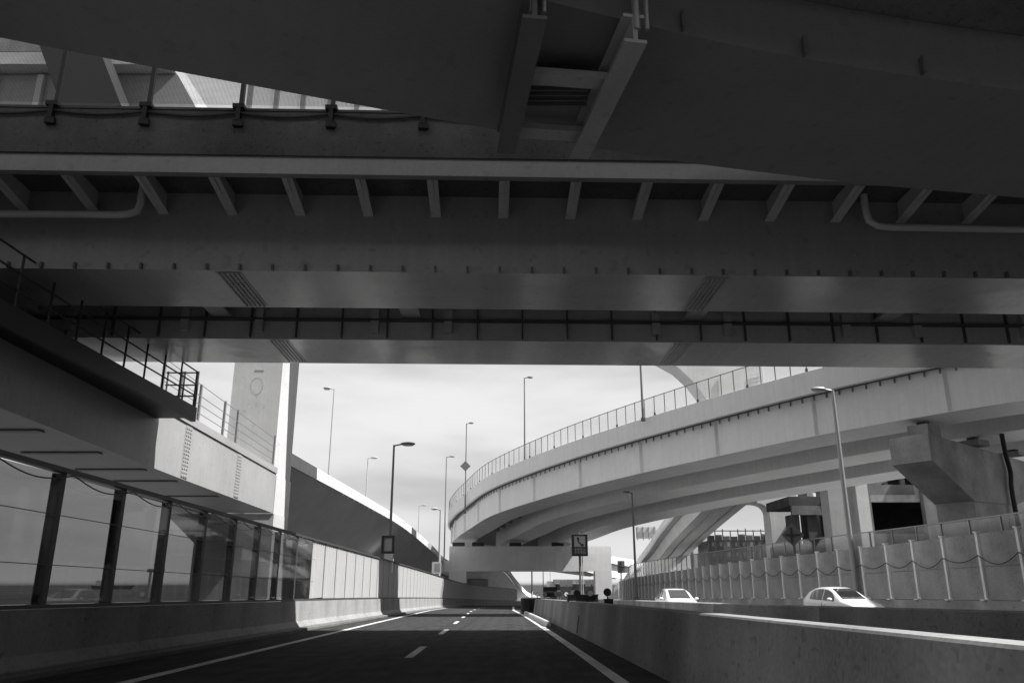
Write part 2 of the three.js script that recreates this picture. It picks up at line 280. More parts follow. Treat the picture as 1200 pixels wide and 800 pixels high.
// ---------------------------------------------------------------- overhead girder bridge crossing the road
{
  const t = thing('girder_bridge', 'dark steel twin box girder bridge crossing low over the road', 'bridge', null, V(0, 0, 20));
  t.rotation.y = 0.028;
  const R = (x0, x1, y0, y1, d0, d1) => bxr(x0, x1, y0, y1, d0 - 20, d1 - 20), A = -75, Z = 75;
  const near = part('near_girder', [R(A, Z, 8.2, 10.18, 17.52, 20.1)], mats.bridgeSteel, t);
  const far = part('far_girder', [R(A, Z, 8.2, 10.18, 23.0, 25.7)], mats.bridgeLight, t);  // lighter copy of the near girder's steel, carrying bounced light in its colour
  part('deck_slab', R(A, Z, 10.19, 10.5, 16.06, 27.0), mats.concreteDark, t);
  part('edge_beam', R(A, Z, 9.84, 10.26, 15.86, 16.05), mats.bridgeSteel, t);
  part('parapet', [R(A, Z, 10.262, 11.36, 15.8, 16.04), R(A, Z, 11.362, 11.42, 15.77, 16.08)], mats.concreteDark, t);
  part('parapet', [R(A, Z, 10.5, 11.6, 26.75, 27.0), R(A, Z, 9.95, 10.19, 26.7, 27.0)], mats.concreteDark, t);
  // brackets under the overhang
  let br = null;
  for (let i = 0; i < 44; i++) {
    const X = -34.3 + i * 1.62;
    if (!br) {
      const s = extr([[0, 0.02], [1.45, 0.21], [1.45, 0.5], [0, 1.62]].map(([a, b]) => [a, b]), 0.03); s.rotateY(Math.PI / 2); s.translate(-0.015, 8.46 + 1.2 - 1.2, 0);
      // local: web plate runs from the girder web (z=0) towards the viewer (+z)
      const pl = new THREE.BufferGeometry().copy(s);
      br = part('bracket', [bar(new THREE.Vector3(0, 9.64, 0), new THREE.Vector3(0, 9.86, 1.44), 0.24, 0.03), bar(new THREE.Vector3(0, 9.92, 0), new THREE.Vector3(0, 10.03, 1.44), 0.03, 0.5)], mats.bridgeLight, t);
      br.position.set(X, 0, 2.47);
    } else again(br, t, new THREE.Vector3(X, 0, 2.47));
  }
  // fence on the near parapet: clamp, post, mesh
  let cl = null, po = null, me = null;
  for (let i = 0; i < 30; i++) {
    const p = new THREE.Vector3(-28.9 + 2.06 * i, 11.0, 4.2);
    if (!cl) { cl = part('fence_clamp', [box(0, 0, 0.06, 0.2, 0.14, 0.14), box(0, 0.22, 0.06, 0.1, 0.34, 0.16), box(0, 0.42, 0.02, 0.26, 0.1, 0.26), box(0.1, -0.06, 0.14, 0.09, 0.09, 0.06)], mats.black, t); cl.position.copy(p); } else again(cl, t, p);
    if (!po) { po = part('fence_post', box(0, 1.5, -0.05, 0.09, 2.2, 0.09), mats.rail, t); po.position.copy(p); } else again(po, t, p);
    if (!me) { me = part('fence_mesh', new THREE.PlaneGeometry(2.0, 2.0).translate(1.03, 1.55, -0.05), mats.mesh, t); me.position.copy(p); } else again(me, t, p);
    const q = []; for (let j = 0; j <= 6; j++) q.push(new THREE.Vector3(p.x + 2.06 * j / 6, 11.28 - 0.1 * Math.sin(Math.PI * j / 6), 4.26));
    part('hanging_cable', tube(q, 0.03, 10, 6), mats.dark, t);
  }
  // drain pipes on the near web
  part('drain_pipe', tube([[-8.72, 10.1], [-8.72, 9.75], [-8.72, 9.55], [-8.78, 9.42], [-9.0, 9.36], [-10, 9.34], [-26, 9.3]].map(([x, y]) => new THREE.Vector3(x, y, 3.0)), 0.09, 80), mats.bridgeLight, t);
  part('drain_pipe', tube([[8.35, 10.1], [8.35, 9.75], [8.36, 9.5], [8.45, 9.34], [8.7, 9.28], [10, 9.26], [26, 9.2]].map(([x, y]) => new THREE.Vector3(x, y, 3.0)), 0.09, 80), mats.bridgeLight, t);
  // drip tabs along the foot of the near web
  const tabs = []; for (let x = -30; x < 30; x += 0.76) tabs.push(box(x, 8.27, 2.53, 0.05, 0.14, 0.09)); part('drip_tabs', tabs, mats.bridgeDark, near, { kind: 'stuff' });
  const stiff = []; 
  // bolted splices across the bottom flanges
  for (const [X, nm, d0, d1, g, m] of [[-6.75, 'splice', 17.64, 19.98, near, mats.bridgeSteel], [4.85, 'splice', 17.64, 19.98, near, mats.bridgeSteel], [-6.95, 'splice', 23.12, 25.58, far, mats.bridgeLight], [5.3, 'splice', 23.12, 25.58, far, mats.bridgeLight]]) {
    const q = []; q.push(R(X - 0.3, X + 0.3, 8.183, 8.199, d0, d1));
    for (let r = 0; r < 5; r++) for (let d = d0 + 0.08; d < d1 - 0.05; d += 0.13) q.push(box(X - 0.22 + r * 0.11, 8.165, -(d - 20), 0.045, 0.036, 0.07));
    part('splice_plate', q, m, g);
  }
  // vertical stiffeners on the far girder's near web, cross beams and a cable tray in the gap
  for (let x = -20; x < 20; x += 1.36) stiff.push(box(x, 9.2, -2.95, 0.04, 1.9, 0.12)); part('stiffener_row', stiff, mats.bridgeDark, far, { kind: 'stuff' });
  for (const X of [-14.2, -8.6, -2.95, 5.55, 11.4, 17]) {
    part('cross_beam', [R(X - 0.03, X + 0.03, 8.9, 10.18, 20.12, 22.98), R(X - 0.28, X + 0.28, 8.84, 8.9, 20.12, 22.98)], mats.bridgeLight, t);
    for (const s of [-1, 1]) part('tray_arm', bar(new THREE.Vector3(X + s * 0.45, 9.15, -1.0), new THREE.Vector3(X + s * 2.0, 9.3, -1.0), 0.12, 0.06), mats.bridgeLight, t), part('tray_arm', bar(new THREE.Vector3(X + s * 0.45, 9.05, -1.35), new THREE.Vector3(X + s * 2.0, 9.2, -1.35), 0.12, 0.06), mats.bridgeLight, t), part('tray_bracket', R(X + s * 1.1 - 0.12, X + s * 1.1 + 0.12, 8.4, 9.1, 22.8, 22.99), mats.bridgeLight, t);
  }
  part('cable_tray', [R(A, Z, 8.95, 9.0, 21.6, 22.2), R(A, Z, 8.75, 8.8, 22.75, 22.95)], mats.bridgeDark, t);
}
// ---------------------------------------------------------------- near ramp passing overhead in front of the bridge
{
  const t = thing('curved_ramp', 'large smooth grey box girder ramp sweeping diagonally overhead nearest the camera', 'ramp bridge');
  const mid = [[-34, -3.5], [-22, 1.6], [-14, 4.6], [-7.2, 7.5], [-3, 9.0], [0, 10.0], [2.9, 10.95], [6, 11.7], [9, 12.25], [14, 13.0], [22, 13.8], [34, 14.6]].map(([x, d]) => [x, 8.4, d]);
  const path = curve(mid, 70);                    // travels left to right; right of travel is towards the viewer
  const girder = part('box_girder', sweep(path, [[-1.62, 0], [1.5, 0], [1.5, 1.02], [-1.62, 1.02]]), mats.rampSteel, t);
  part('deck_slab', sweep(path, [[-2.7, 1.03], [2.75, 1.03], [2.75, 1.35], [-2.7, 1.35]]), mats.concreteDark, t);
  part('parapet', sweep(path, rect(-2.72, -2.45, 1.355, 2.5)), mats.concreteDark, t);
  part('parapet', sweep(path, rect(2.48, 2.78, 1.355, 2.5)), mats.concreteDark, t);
  const fr = frames(path); const tabs = [];
  for (let i = 20; i < 60; i += 2) { const f = fr[i]; const p = f.p.clone().addScaledVector(f.r, 1.56); tabs.push(bar(p.clone().add(new THREE.Vector3(0, 0.02, 0)), p.clone().add(new THREE.Vector3(0, 0.3, 0)), 0.03, 0.12)); }
  part('web_tab', tabs, mats.bridgeDark, girder, { kind: 'stuff' });
  // weld seams across the soffit
  for (const i of [26, 49, 51]) { const f = fr[i]; part('seam', bar(f.p.clone().addScaledVector(f.r, -1.6).add(new THREE.Vector3(0, -0.004, 0)), f.p.clone().addScaledVector(f.r, 1.48).add(new THREE.Vector3(0, -0.004, 0)), 0.025, 0.012), mats.bridgeDark, girder); }
  // drain and inspection frame hanging under the soffit
  const h = thing('hanging_frame', 'dark steel frame of two beams and a louvred box hung below the near ramp', 'steel frame');
  const Y = 8.02, b = (x0, d0, x1, d1, w, hh, y = Y) => bar(V(x0, y, d0), V(x1, y, d1), w, hh);
  part('beam', [b(0.28, 8.15, -0.1, 11.35, 0.06, 0.36), b(0.28, 8.15, -0.1, 11.35, 0.3, 0.05, 7.82), b(0.28, 8.15, -0.1, 11.35, 0.3, 0.05, 8.2)], mats.bridgeDark, h);
  part('beam', [b(1.58, 8.6, 1.1, 11.5, 0.06, 0.36), b(1.58, 8.6, 1.1, 11.5, 0.3, 0.05, 7.82), b(1.58, 8.6, 1.1, 11.5, 0.3, 0.05, 8.2)], mats.bridgeSteel, h);
  part('hanger', [rod(V(0.27, 8.0, 8.3), V(0.27, 9.4, 8.3), 0.05), rod(V(0.4, 8.0, 8.3), V(0.4, 9.4, 8.3), 0.03)], mats.galv, h);
  part('hanger', [rod(V(1.6, 8.0, 8.62), V(1.6, 9.4, 8.62), 0.05), rod(V(1.74, 8.0, 8.62), V(1.74, 9.4, 8.62), 0.03)], mats.galv, h);
  part('cross_piece', b(0.2, 9.6, 1.4, 9.75, 0.25, 0.12), mats.bridgeSteel, h);
  part('cross_piece', b(0.0, 11.0, 1.2, 11.15, 0.3, 0.1), mats.bridgeSteel, h);
  part('box_housing', box(0.68, 8.25, -10.2, 0.95, 0.12, 0.75), mats.black, h);
  for (let k = 0; k < 5; k++) part('louvre', box(0.68, 8.14, -9.95 - k * 0.13, 0.9, 0.09, 0.025), mats.bridgeDark, h);
}
// ---------------------------------------------------------------- unseen viaduct added above the frame to shade the carriageway
{
  const t = thing('added_shade_viaduct', 'unseen upper level viaduct added high above the near ramp to shade the road', 'viaduct');
  part('box_girder', bxr(-70, 26, 18.0, 20.4, 10.6, 16.2), mats.bridgeSteel, t);
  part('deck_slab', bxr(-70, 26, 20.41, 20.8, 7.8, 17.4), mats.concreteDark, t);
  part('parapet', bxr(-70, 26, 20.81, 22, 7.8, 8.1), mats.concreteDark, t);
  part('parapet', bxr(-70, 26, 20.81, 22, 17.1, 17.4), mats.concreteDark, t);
}
{
  const t = thing('added_shade_viaduct', 'second unseen viaduct added high above and behind the camera to deepen the shade', 'viaduct');  // also added out of view, to darken the shade below
  part('box_girder', bxr(-70, 60, 17.0, 19.4, -38, -7.5), mats.bridgeSteel, t);
  part('deck_slab', bxr(-70, 60, 19.41, 19.8, -40, -6), mats.concreteDark, t);
  part('parapet', bxr(-70, 60, 19.81, 21, -6.3, -6), mats.concreteDark, t);
}
// ---------------------------------------------------------------- left viaduct, walkway, pylon frame
const leftGirX = pw([[-20, -11.6], [18, -12.0], [30, -12.55], [44, -12.95]]);
{
  const t = thing('left_viaduct', 'deep pale box girder viaduct running along the left, half in shade', 'viaduct');
  const path = []; for (let D = -22; D <= 43.8; D += 2) path.push(V(leftGirX(D), 5.35 - 0.0115 * D, D)); path.push(V(leftGirX(43.9), 5.35 - 0.0115 * 43.9, 43.9));
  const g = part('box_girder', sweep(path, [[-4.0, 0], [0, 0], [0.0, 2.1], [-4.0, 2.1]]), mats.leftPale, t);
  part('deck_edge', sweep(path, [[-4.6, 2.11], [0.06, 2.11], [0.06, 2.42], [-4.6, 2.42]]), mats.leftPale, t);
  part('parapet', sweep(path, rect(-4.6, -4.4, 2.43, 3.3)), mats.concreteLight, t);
  for (const D of [30.6, 37.2]) { const q = []; for (let y = 0.12; y < 2.05; y += 0.14) for (const s of [-0.2, 0, 0.2]) q.push(box(leftGirX(D) + 0.03, 5.35 - 0.0115 * D + y, -(D + s), 0.03, 0.05, 0.13)); part('splice_plate', [...q, box(leftGirX(D) + 0.012, 5.35 - 0.0115 * D + 1.05, -D, 0.02, 1.98, 0.64)], mats.leftPale, g); }
  for (const D of [21, 24.5, 28, 31, 36]) part('soffit_drain', box(leftGirX(D) - 1.6, 5.32 - 0.0115 * D, -D, 2.4, 0.03, 0.3), mats.drain, g);
  for (const [d0, d1] of [[27.6, 28.2], [29.4, 29.9], [31, 31.3], [31.5, 31.8], [34.6, 34.8], [36.5, 36.6], [43.2, 43.5]]) part('fence_post', bxr(leftGirX(d0) - 0.1, leftGirX(d0) - 0.02, 7.4, 8.95, d0, d0 + 0.12), mats.pole, t);
  for (const y of [7.75, 8.1, 8.45, 8.9]) part('fence_rail', bar(V(leftGirX(27.6) - 0.06, y + 0.05, 27.6), V(leftGirX(43.4) - 0.06, y - 0.12, 43.4), 0.02, 0.025), mats.pole, t);
  // walkway
  const w = thing('inspection_walkway', 'black steel inspection walkway with railing bolted along the left viaduct', 'walkway');
  part('floor', bxr(-12.55, -11.23, 6.7, 7.05, -12, 27.3), mats.black, w);
  part('side_beam', bxr(-11.22, -11.06, 6.6, 7.1, -12, 27.42), mats.dark, w);
  for (const y of [7.5, 7.9, 8.35]) part('rail', rod(V(-11.12, y, -12), V(-11.12, y, 27.35), 0.028, 0.028, 6), mats.dark, w);
  for (let D = -11.8; D < 27.6; D += 1.3) part('rail_post', rod(V(-11.12, 7.05, D), V(-11.12, 8.37, D), 0.03, 0.03, 6), mats.dark, w);
  for (const y of [7.5, 7.9, 8.35]) part('end_rail', rod(V(-11.12, y, 27.35), V(-12.25, y, 27.35), 0.028, 0.028, 6), mats.dark, w);
  for (const x of [-11.12, -11.6, -12.2]) part('end_post', rod(V(x, 7.05, 27.35), V(x, 8.4, 27.35), 0.03, 0.03, 6), mats.dark, w);
}
{
  const t = thing('rigid_frame_pier', 'tall white steel pylon rising beside the left viaduct on a broad shaded column', 'pier');
  part('lower_column', bxr(-17.2, -13.0, -8.5, 4.82, 44.3, 47.2), mats.mid, t);
  part('haunch', extr([[-18.9, 4.82], [-17.2, 3.3], [-17.2, 4.82]], 2.9).translate(0, 0, -47.2), mats.mid, t);
  part('cap_beam', bxr(-18.9, -13.02, 4.83, 6.9, 44.25, 47.25), mats.pale, t);
  // pylon with chamfered near right corner
  const s = [[-16.0, 44.3], [-13.22, 44.3], [-13.05, 44.47], [-13.05, 47.1], [-16.0, 47.1]].map(([x, d]) => [x, d]);
  const g = extr(s, 13.5); g.rotateX(-Math.PI / 2); g.translate(0, 5.4, 0);
  const py = part('pylon', g, mats.pale, t);
  const ring = []; for (let a = 0; a < 16; a++) { const th = a / 16 * 6.283; ring.push(box(-14.55 + 0.34 * Math.cos(th), 12.05 + 0.48 * Math.sin(th), -44.29, 0.035, 0.035, 0.02)); } part('manhole_bolts', ring, mats.mid, py);
  part('name_plate', box(-14.5, 12.95, -44.29, 0.5, 0.07, 0.02), mats.mid, py);
  part('cross_beam', bxr(-16.4, 42, 18.9, 22.5, 44.3, 51.8), mats.mid, t);
  part('far_column', bxr(38.5, 42, -8.5, 18.9, 45, 49), mats.mid, t);
}
// far part of the left viaduct beyond the pylon
{
  const t = thing('left_viaduct', 'curving grey viaduct beyond the white pylon, descending towards the road', 'viaduct');
  const P = [[-13.3, 7.95, 47.3], [-13.1, 7.85, 58], [-12.55, 7.55, 70], [-11.6, 6.9, 85], [-10.6, 5.2, 110], [-10.7, 4.3, 130], [-9, 3.2, 155]];
  const path = curve(P, 60);
  part('box_girder', sweep(path, [[-4.4, -3.3], [-3.2, -3.3], [-2.9, -3.0], [-0.05, -0.02], [-6.6, -0.02], [-4.7, -3.0]]), mats.mid, t);
  part('parapet', sweep(path, [[-0.3, 0], [0.05, 0], [0.05, 0.75], [-0.2, 0.75]]), mats.white, t);
  part('parapet', sweep(path, rect(-6.7, -6.4, 0, 0.75)), mats.white, t);
  const fr = frames(path), tab = []; for (let i = 8; i < 46; i++) { const f = fr[i]; const p = f.p.clone().addScaledVector(f.r, 0.0); tab.push(box(p.x + 0.0, p.y - 0.1, p.z, 0.05, 0.12, 0.08)); } part('drip_tabs', tab, mats.grey, t, { kind: 'stuff' });
  for (const [i, w] of [[20, 5], [40, 5]]) { const f = fr[i]; const c = f.p.clone().addScaledVector(f.r, -3); part('pier_cap', box(c.x, c.y - 3.95, c.z, 5.2, 1.1, 1.8), mats.concrete, t); part('pier_column', bxr(c.x - 1.2, c.x + 1.2, -8.5, c.y - 4.5, -c.z - 0.8, -c.z + 0.8), mats.concrete, t); part('bearing', box(c.x + 0.4, c.y - 3.3, c.z, 0.6, 0.2, 0.6), mats.dark, t); part('bearing', box(c.x - 0.9, c.y - 3.3, c.z, 0.6, 0.2, 0.6), mats.dark, t); }
}
// ---------------------------------------------------------------- curved viaduct on the right
const cvRaw = [[60, 14.2, 36], [47, 13.9, 46], [36.15, 13.56, 55], [30.96, 13.4, 60.5], [24.61, 13.05, 68], [19.07, 12.7, 76], [12.65, 12.25, 86], [7.05, 11.7, 95], [0.34, 10.9, 108], [-3.32, 10.35, 117], [-6.6, 9.5, 129], [-9.4, 8.8, 141], [-11.2, 8.2, 154], [-10.6, 7.4, 172], [-6, 6.4, 193], [4, 5.0, 214], [20, 3.2, 232]].map(([x, y, d]) => [x * 0.9, 1.2 + 0.9 * (y - 1.2), d * 0.9]);
const cv = curve(cvRaw, 150), cvF = frames(cv), BANK = 0.08;
{
  const t = thing('curved_viaduct', 'broad pale viaduct curving across the right with three box girders and a fence on top', 'viaduct');
  for (const l of [0, 7.4, 14.8]) part('box_girder', sweep(cv, [[l, 0], [l + 3.2, 0], [l + 3.2, 3.05], [l, 3.05]], { bank: BANK }), mats.fascia, t);
  part('deck_slab', sweep(cv, [[-0.75, 3.06], [18.8, 3.06], [18.8, 3.4], [-0.75, 3.4]], { bank: BANK }), mats.concreteDark, t);  // darker concrete puts the shade of the gaps between boxes into the colour
  part('outer_parapet', sweep(cv, [[-0.85, 3.0], [-0.55, 2.98], [-0.5, 4.75], [-0.85, 4.75]], { bank: BANK }), mats.parapetPale, t);
  part('inner_parapet', sweep(cv, rect(18.6, 18.9, 3.0, 4.6), { bank: BANK }), mats.parapetPale, t);
  const L = (i, l, u) => { const f = cvF[i]; return f.p.clone().addScaledVector(f.r, l).add(new THREE.Vector3(0, u - BANK * l, 0)); };
  const nx = (i) => cvF[Math.min(i, cv.length - 1)];
  // drip tabs, cross beams between the boxes, fence posts and panels, splice seams
  const tabs = []; for (let s = 0; s < 112; s += 0.75) { const i = Math.floor(s), k = s - i; const a = L(i, -0.06, 2.9), b = L(i + 1, -0.06, 2.9), p = a.lerp(b, k); tabs.push(box(p.x, p.y, p.z, 0.1, 0.42, 0.1)); } part('drip_tabs', tabs, mats.grey, t, { kind: 'stuff' });
  for (let i = 12; i < 112; i += 4) for (const l of [3.2, 10.6]) { part('cross_beam', bar(L(i, l + 0.02, 2.45), L(i, l + 4.18, 2.45), 0.25, 0.8), mats.mid, t); }
  for (let i = 12; i < 112; i += 4) for (const l of [3.22, 10.62]) part('gusset', bar(L(i, l, 0.8), L(i, l + 0.7, 2.1), 0.16, 0.1), mats.fascia, t);
  for (let i = 16; i < 112; i += 7) part('web_seam', bar(L(i, -0.02, 0.05), L(i, -0.02, 2.85), 0.55, 0.03), mats.fascia, t);
  for (let s = 10; s < 112; s += 1.0) {
    const i = Math.floor(s), a = L(i, -0.68, 4.75), b = L(i + 1, -0.68, 4.75);
    part('fence_post', bar(a, a.clone().add(new THREE.Vector3(0, 1.9, 0)), 0.07, 0.07), mats.pole, t);
    const g = new THREE.BufferGeometry(), q = [a, b, b.clone().setY(b.y + 1.85), a.clone().setY(a.y + 1.85)], P = [], U = [[0, 0], [2, 0], [2, 1.8], [0, 1.8]], uu = [];
    for (const k of [0, 1, 2, 0, 2, 3]) { P.push(q[k].x, q[k].y + 0.06, q[k].z); uu.push(...U[k]); }
    g.setAttribute('position', new THREE.Float32BufferAttribute(P, 3)); g.setAttribute('uv', new THREE.Float32BufferAttribute(uu, 2)); g.computeVertexNormals();
    part('fence_panel', g, mats.frost, t);
    part('fence_rail', bar(q[3], q[2], 0.05, 0.05), mats.pole, t);
    if (i % 4 === 1) part('anchor', box(b.x, b.y + 0.15, b.z, 0.16, 0.32, 0.16), mats.dark, t);
  }
  // lamps on this viaduct are separate things (below)
  // T-shaped pier under the right end
  let bi = 0; cv.forEach((p, i) => { if (Math.abs(-p.z - 55) < Math.abs(-cv[bi].z - 55)) bi = i; });
  const f = { p: cvF[bi].p, r: new THREE.Vector3(0.85, 0, -0.53), t: new THREE.Vector3(-0.53, 0, -0.85) }, pier = thing('hammerhead_pier', 'grey concrete hammerhead pier under the right end of the curved viaduct', 'pier');
  const loc = (l, a, y) => f.p.clone().addScaledVector(f.r, l).addScaledVector(f.t, a).setY(y);
  const mtx = new THREE.Matrix4().makeBasis(f.r, new THREE.Vector3(0, 1, 0), f.t.clone().negate()).setPosition(f.p.x, 0, f.p.z);
  const top = f.p.y - 1.35;
  const cap = extr([[-0.6, top], [-0.6, top - 1.75], [3.8, top - 4.2], [9.2, top - 4.2], [14.6, top - 2.6], [14.6, top - 1.2]], 2.8, 0.05); cap.translate(0, 0, -1.4); cap.applyMatrix4(mtx);
  part('cap', cap, mats.concrete, pier);
  const col = extr([[3.8, -8.5], [9.2, -8.5], [9.2, top - 4.21], [3.8, top - 4.21]], 2.6, 0.05); col.translate(0, 0, -1.3); col.applyMatrix4(mtx); part('column', col, mats.concrete, pier);
  for (const l of [1.4, 7.6, 13]) { const bt = f.p.y - BANK * l - 0.02, b0 = top - (l > 9 ? 0.02 * l : 0); const w = box(l, (bt + b0) / 2 - 0.1, 0, 1.5, bt - b0 - 0.3, 1.5); w.applyMatrix4(mtx); part('pedestal', w, mats.concrete, pier); const w2 = box(l, bt - 0.13, 0, 0.6, 0.22, 0.6); w2.applyMatrix4(mtx); part('bearing', w2, mats.dark, pier); }
  const dp = loc(13.6, 1.8, 0); part('drain_pipe', tube([[0, f.p.y + 1], [0, top - 0.5], [0.25, top - 2], [0, top - 3], [0, top - 6], [0, -4]].map(([o, y]) => loc(8.3 + o, -1.75, y)), 0.16, 60), mats.black, pier);
  // portal pier across the road
  const pp = thing('portal_pier', 'pale steel portal frame spanning the road under the far end of the curved viaduct', 'pier');
  part('cross_beam', bxr(-9.5, 15.0, 2.95, 6.6, 124.6, 127.4), mats.portal, pp);
  part('column', bxr(-9.5, -6.9, -8.5, 2.94, 124.6, 127.4), mats.portal, pp);
  part('column', bxr(12.5, 15.0, -8.5, 2.94, 124.6, 127.4), mats.portal, pp);
  part('splice_band', bxr(6.6, 7.6, 2.92, 6.63, 124.55, 127.45), mats.fascia, pp);
  for (const X of [-8.2, -5.2, 0.5, 7]) part('bearing', bxr(X - 0.9, X + 0.9, 6.61, 7.2, 125.2, 126.8), mats.dark, pp);
}
{
  const t = thing('descending_ramp', 'ramp curving down to the right beyond the portal, with a pale parapet', 'ramp bridge');
  const pts = curve([[-4.6, 5.6, 128.5], [-3.4, 5.0, 140], [-1.1, 4.2, 160], [1.0, 1.9, 185], [4.5, -1.2, 225], [9, -2.9, 262]], 60);
  part('box_girder', sweep(pts, [[-7, -2.7], [-2.2, -2.7], [-0.35, -1.0], [-9, -1.0]]), mats.fascia, t);
  part('parapet', sweep(pts, rect(-0.3, 0, -0.99, 0.05)), mats.parapetPale, t);
  part('parapet', sweep(pts, rect(-9, -8.7, -0.99, 0.05)), mats.parapetPale, t);
  part('abutment', bxr(-11, -4.4, -8.5, 1.9, 150, 154), mats.concrete, t);
}
// ---------------------------------------------------------------- rounded steel frame behind the curved viaduct
{
  const t = thing('rigid_frame_pier', 'pale steel frame pier with a rounded arch corner rising behind the curved viaduct fence', 'pier');
  const sh = [[22.9, 14], [22.5, 19.4], [22.1, 20.8], [21.5, 21.9], [20.6, 23.2], [19.0, 24.8], [16.6, 26.2], [13, 27.1], [6, 27.5], [6, 31], [28.6, 31], [28.6, 14]];
  const body = part('arch_column', extr(sh, 3, 0.12).translate(0, 0, -91), mats.pale, t);
  part('recess_edge', bxr(23.4, 23.6, 14, 23.4, 87.7, 87.86), mats.mid, body);
  for (let i = 0; i < 9; i++) part('ladder_rung', bar(V(27.2, 20.6 + i * 0.42, 87.75), V(28.6, 20.9 + i * 0.42, 87.75), 0.08, 0.1), mats.white, body);
  part('transfer_beam', bxr(20.5, 39, 12.7, 15.2, 88, 91), mats.mid, t);
  part('column', bxr(34.6, 36.4, -8.5, 12.69, 88.2, 90.5), mats.grey, t);
  part('column', bxr(37.7, 39.0, -8.5, 12.69, 88.2, 90.5), mats.mid, t);
}
// ---------------------------------------------------------------- straight far ramp and its rounded frames
{
  const t = thing('far_ramp', 'long straight pale ramp rising steeply in the distance behind the curved viaduct', 'ramp bridge');
  const path = [V(24.2, 11.3, 96), V(24.7, 9.8, 112), V(26, 7.4, 138), V(27.6, 5.4, 160), V(30.2, 1.6, 205), V(33, -3, 260)];
  const pts = new THREE.CatmullRomCurve3(path).getPoints(60);
  part('box_girder', sweep(pts, [[6.3, 0], [0.6, 0], [0, 1.6], [6.9, 1.6]], { bank: -0.12 }), mats.pale, t);
  part('deck_edge', sweep(pts, [[-1.1, 1.62], [7.9, 1.62], [7.9, 2.0], [-1.1, 2.0]], { bank: -0.12 }), mats.mid, t);
  part('parapet', sweep(pts, rect(-1.12, -0.85, 2.01, 3.1), { bank: -0.12 }), mats.white, t);
  part('parapet', sweep(pts, rect(7.65, 7.92, 2.01, 3.1), { bank: -0.12 }), mats.white, t);
  part('soffit_pipe', sweep(pts, rect(2.2, 2.5, -0.25, -0.02), { bank: -0.12 }), mats.mid, t);
  part('soffit_pipe', sweep(pts, rect(4.6, 4.9, -0.25, -0.02), { bank: -0.12 }), mats.mid, t);
  const frame = (label, xb, x0, x1, top, d, bh) => {   // inverted L with rounded corners: beam from xb, column x0..x1
    const g = thing('rounded_frame_pier', label, 'pier', 'rounded steel frames under the far ramp');
    const sh = new THREE.Shape(), R = 1.4, bt = -8.5;
    sh.moveTo(xb, top - bh); sh.lineTo(xb, top - 0.2); sh.lineTo(x1 - R, top); sh.quadraticCurveTo(x1, top, x1, top - R); sh.lineTo(x1, bt); sh.lineTo(x0, bt);
    sh.lineTo(x0, top - bh - 1.9); sh.quadraticCurveTo(x0, top - bh - 0.2, x0 - 1.9, top - bh - 0.1); sh.lineTo(xb, top - bh);
    const b = part('frame', new THREE.ExtrudeGeometry(sh, { depth: 2.6, bevelEnabled: true, bevelSize: 0.12, bevelThickness: 0.12, bevelSegments: 3, curveSegments: 14 }).translate(0, 0, -d - 2.6), mats.pale, g);
    part('flange_strip', bxr(xb, x0 - 1.6, top - bh + 0.05, top - bh + 0.25, d - 0.4, d - 0.13), mats.white, b);
    return g;
  };
  frame('large rounded steel frame pier carrying the near end of the far ramp', 31.6, 36.2, 40.2, 14.6, 114, 2.4);
  frame('small rounded steel frame pier further down the far ramp', 34.5, 36.4, 39.8, 11.8, 165, 2.2);
}
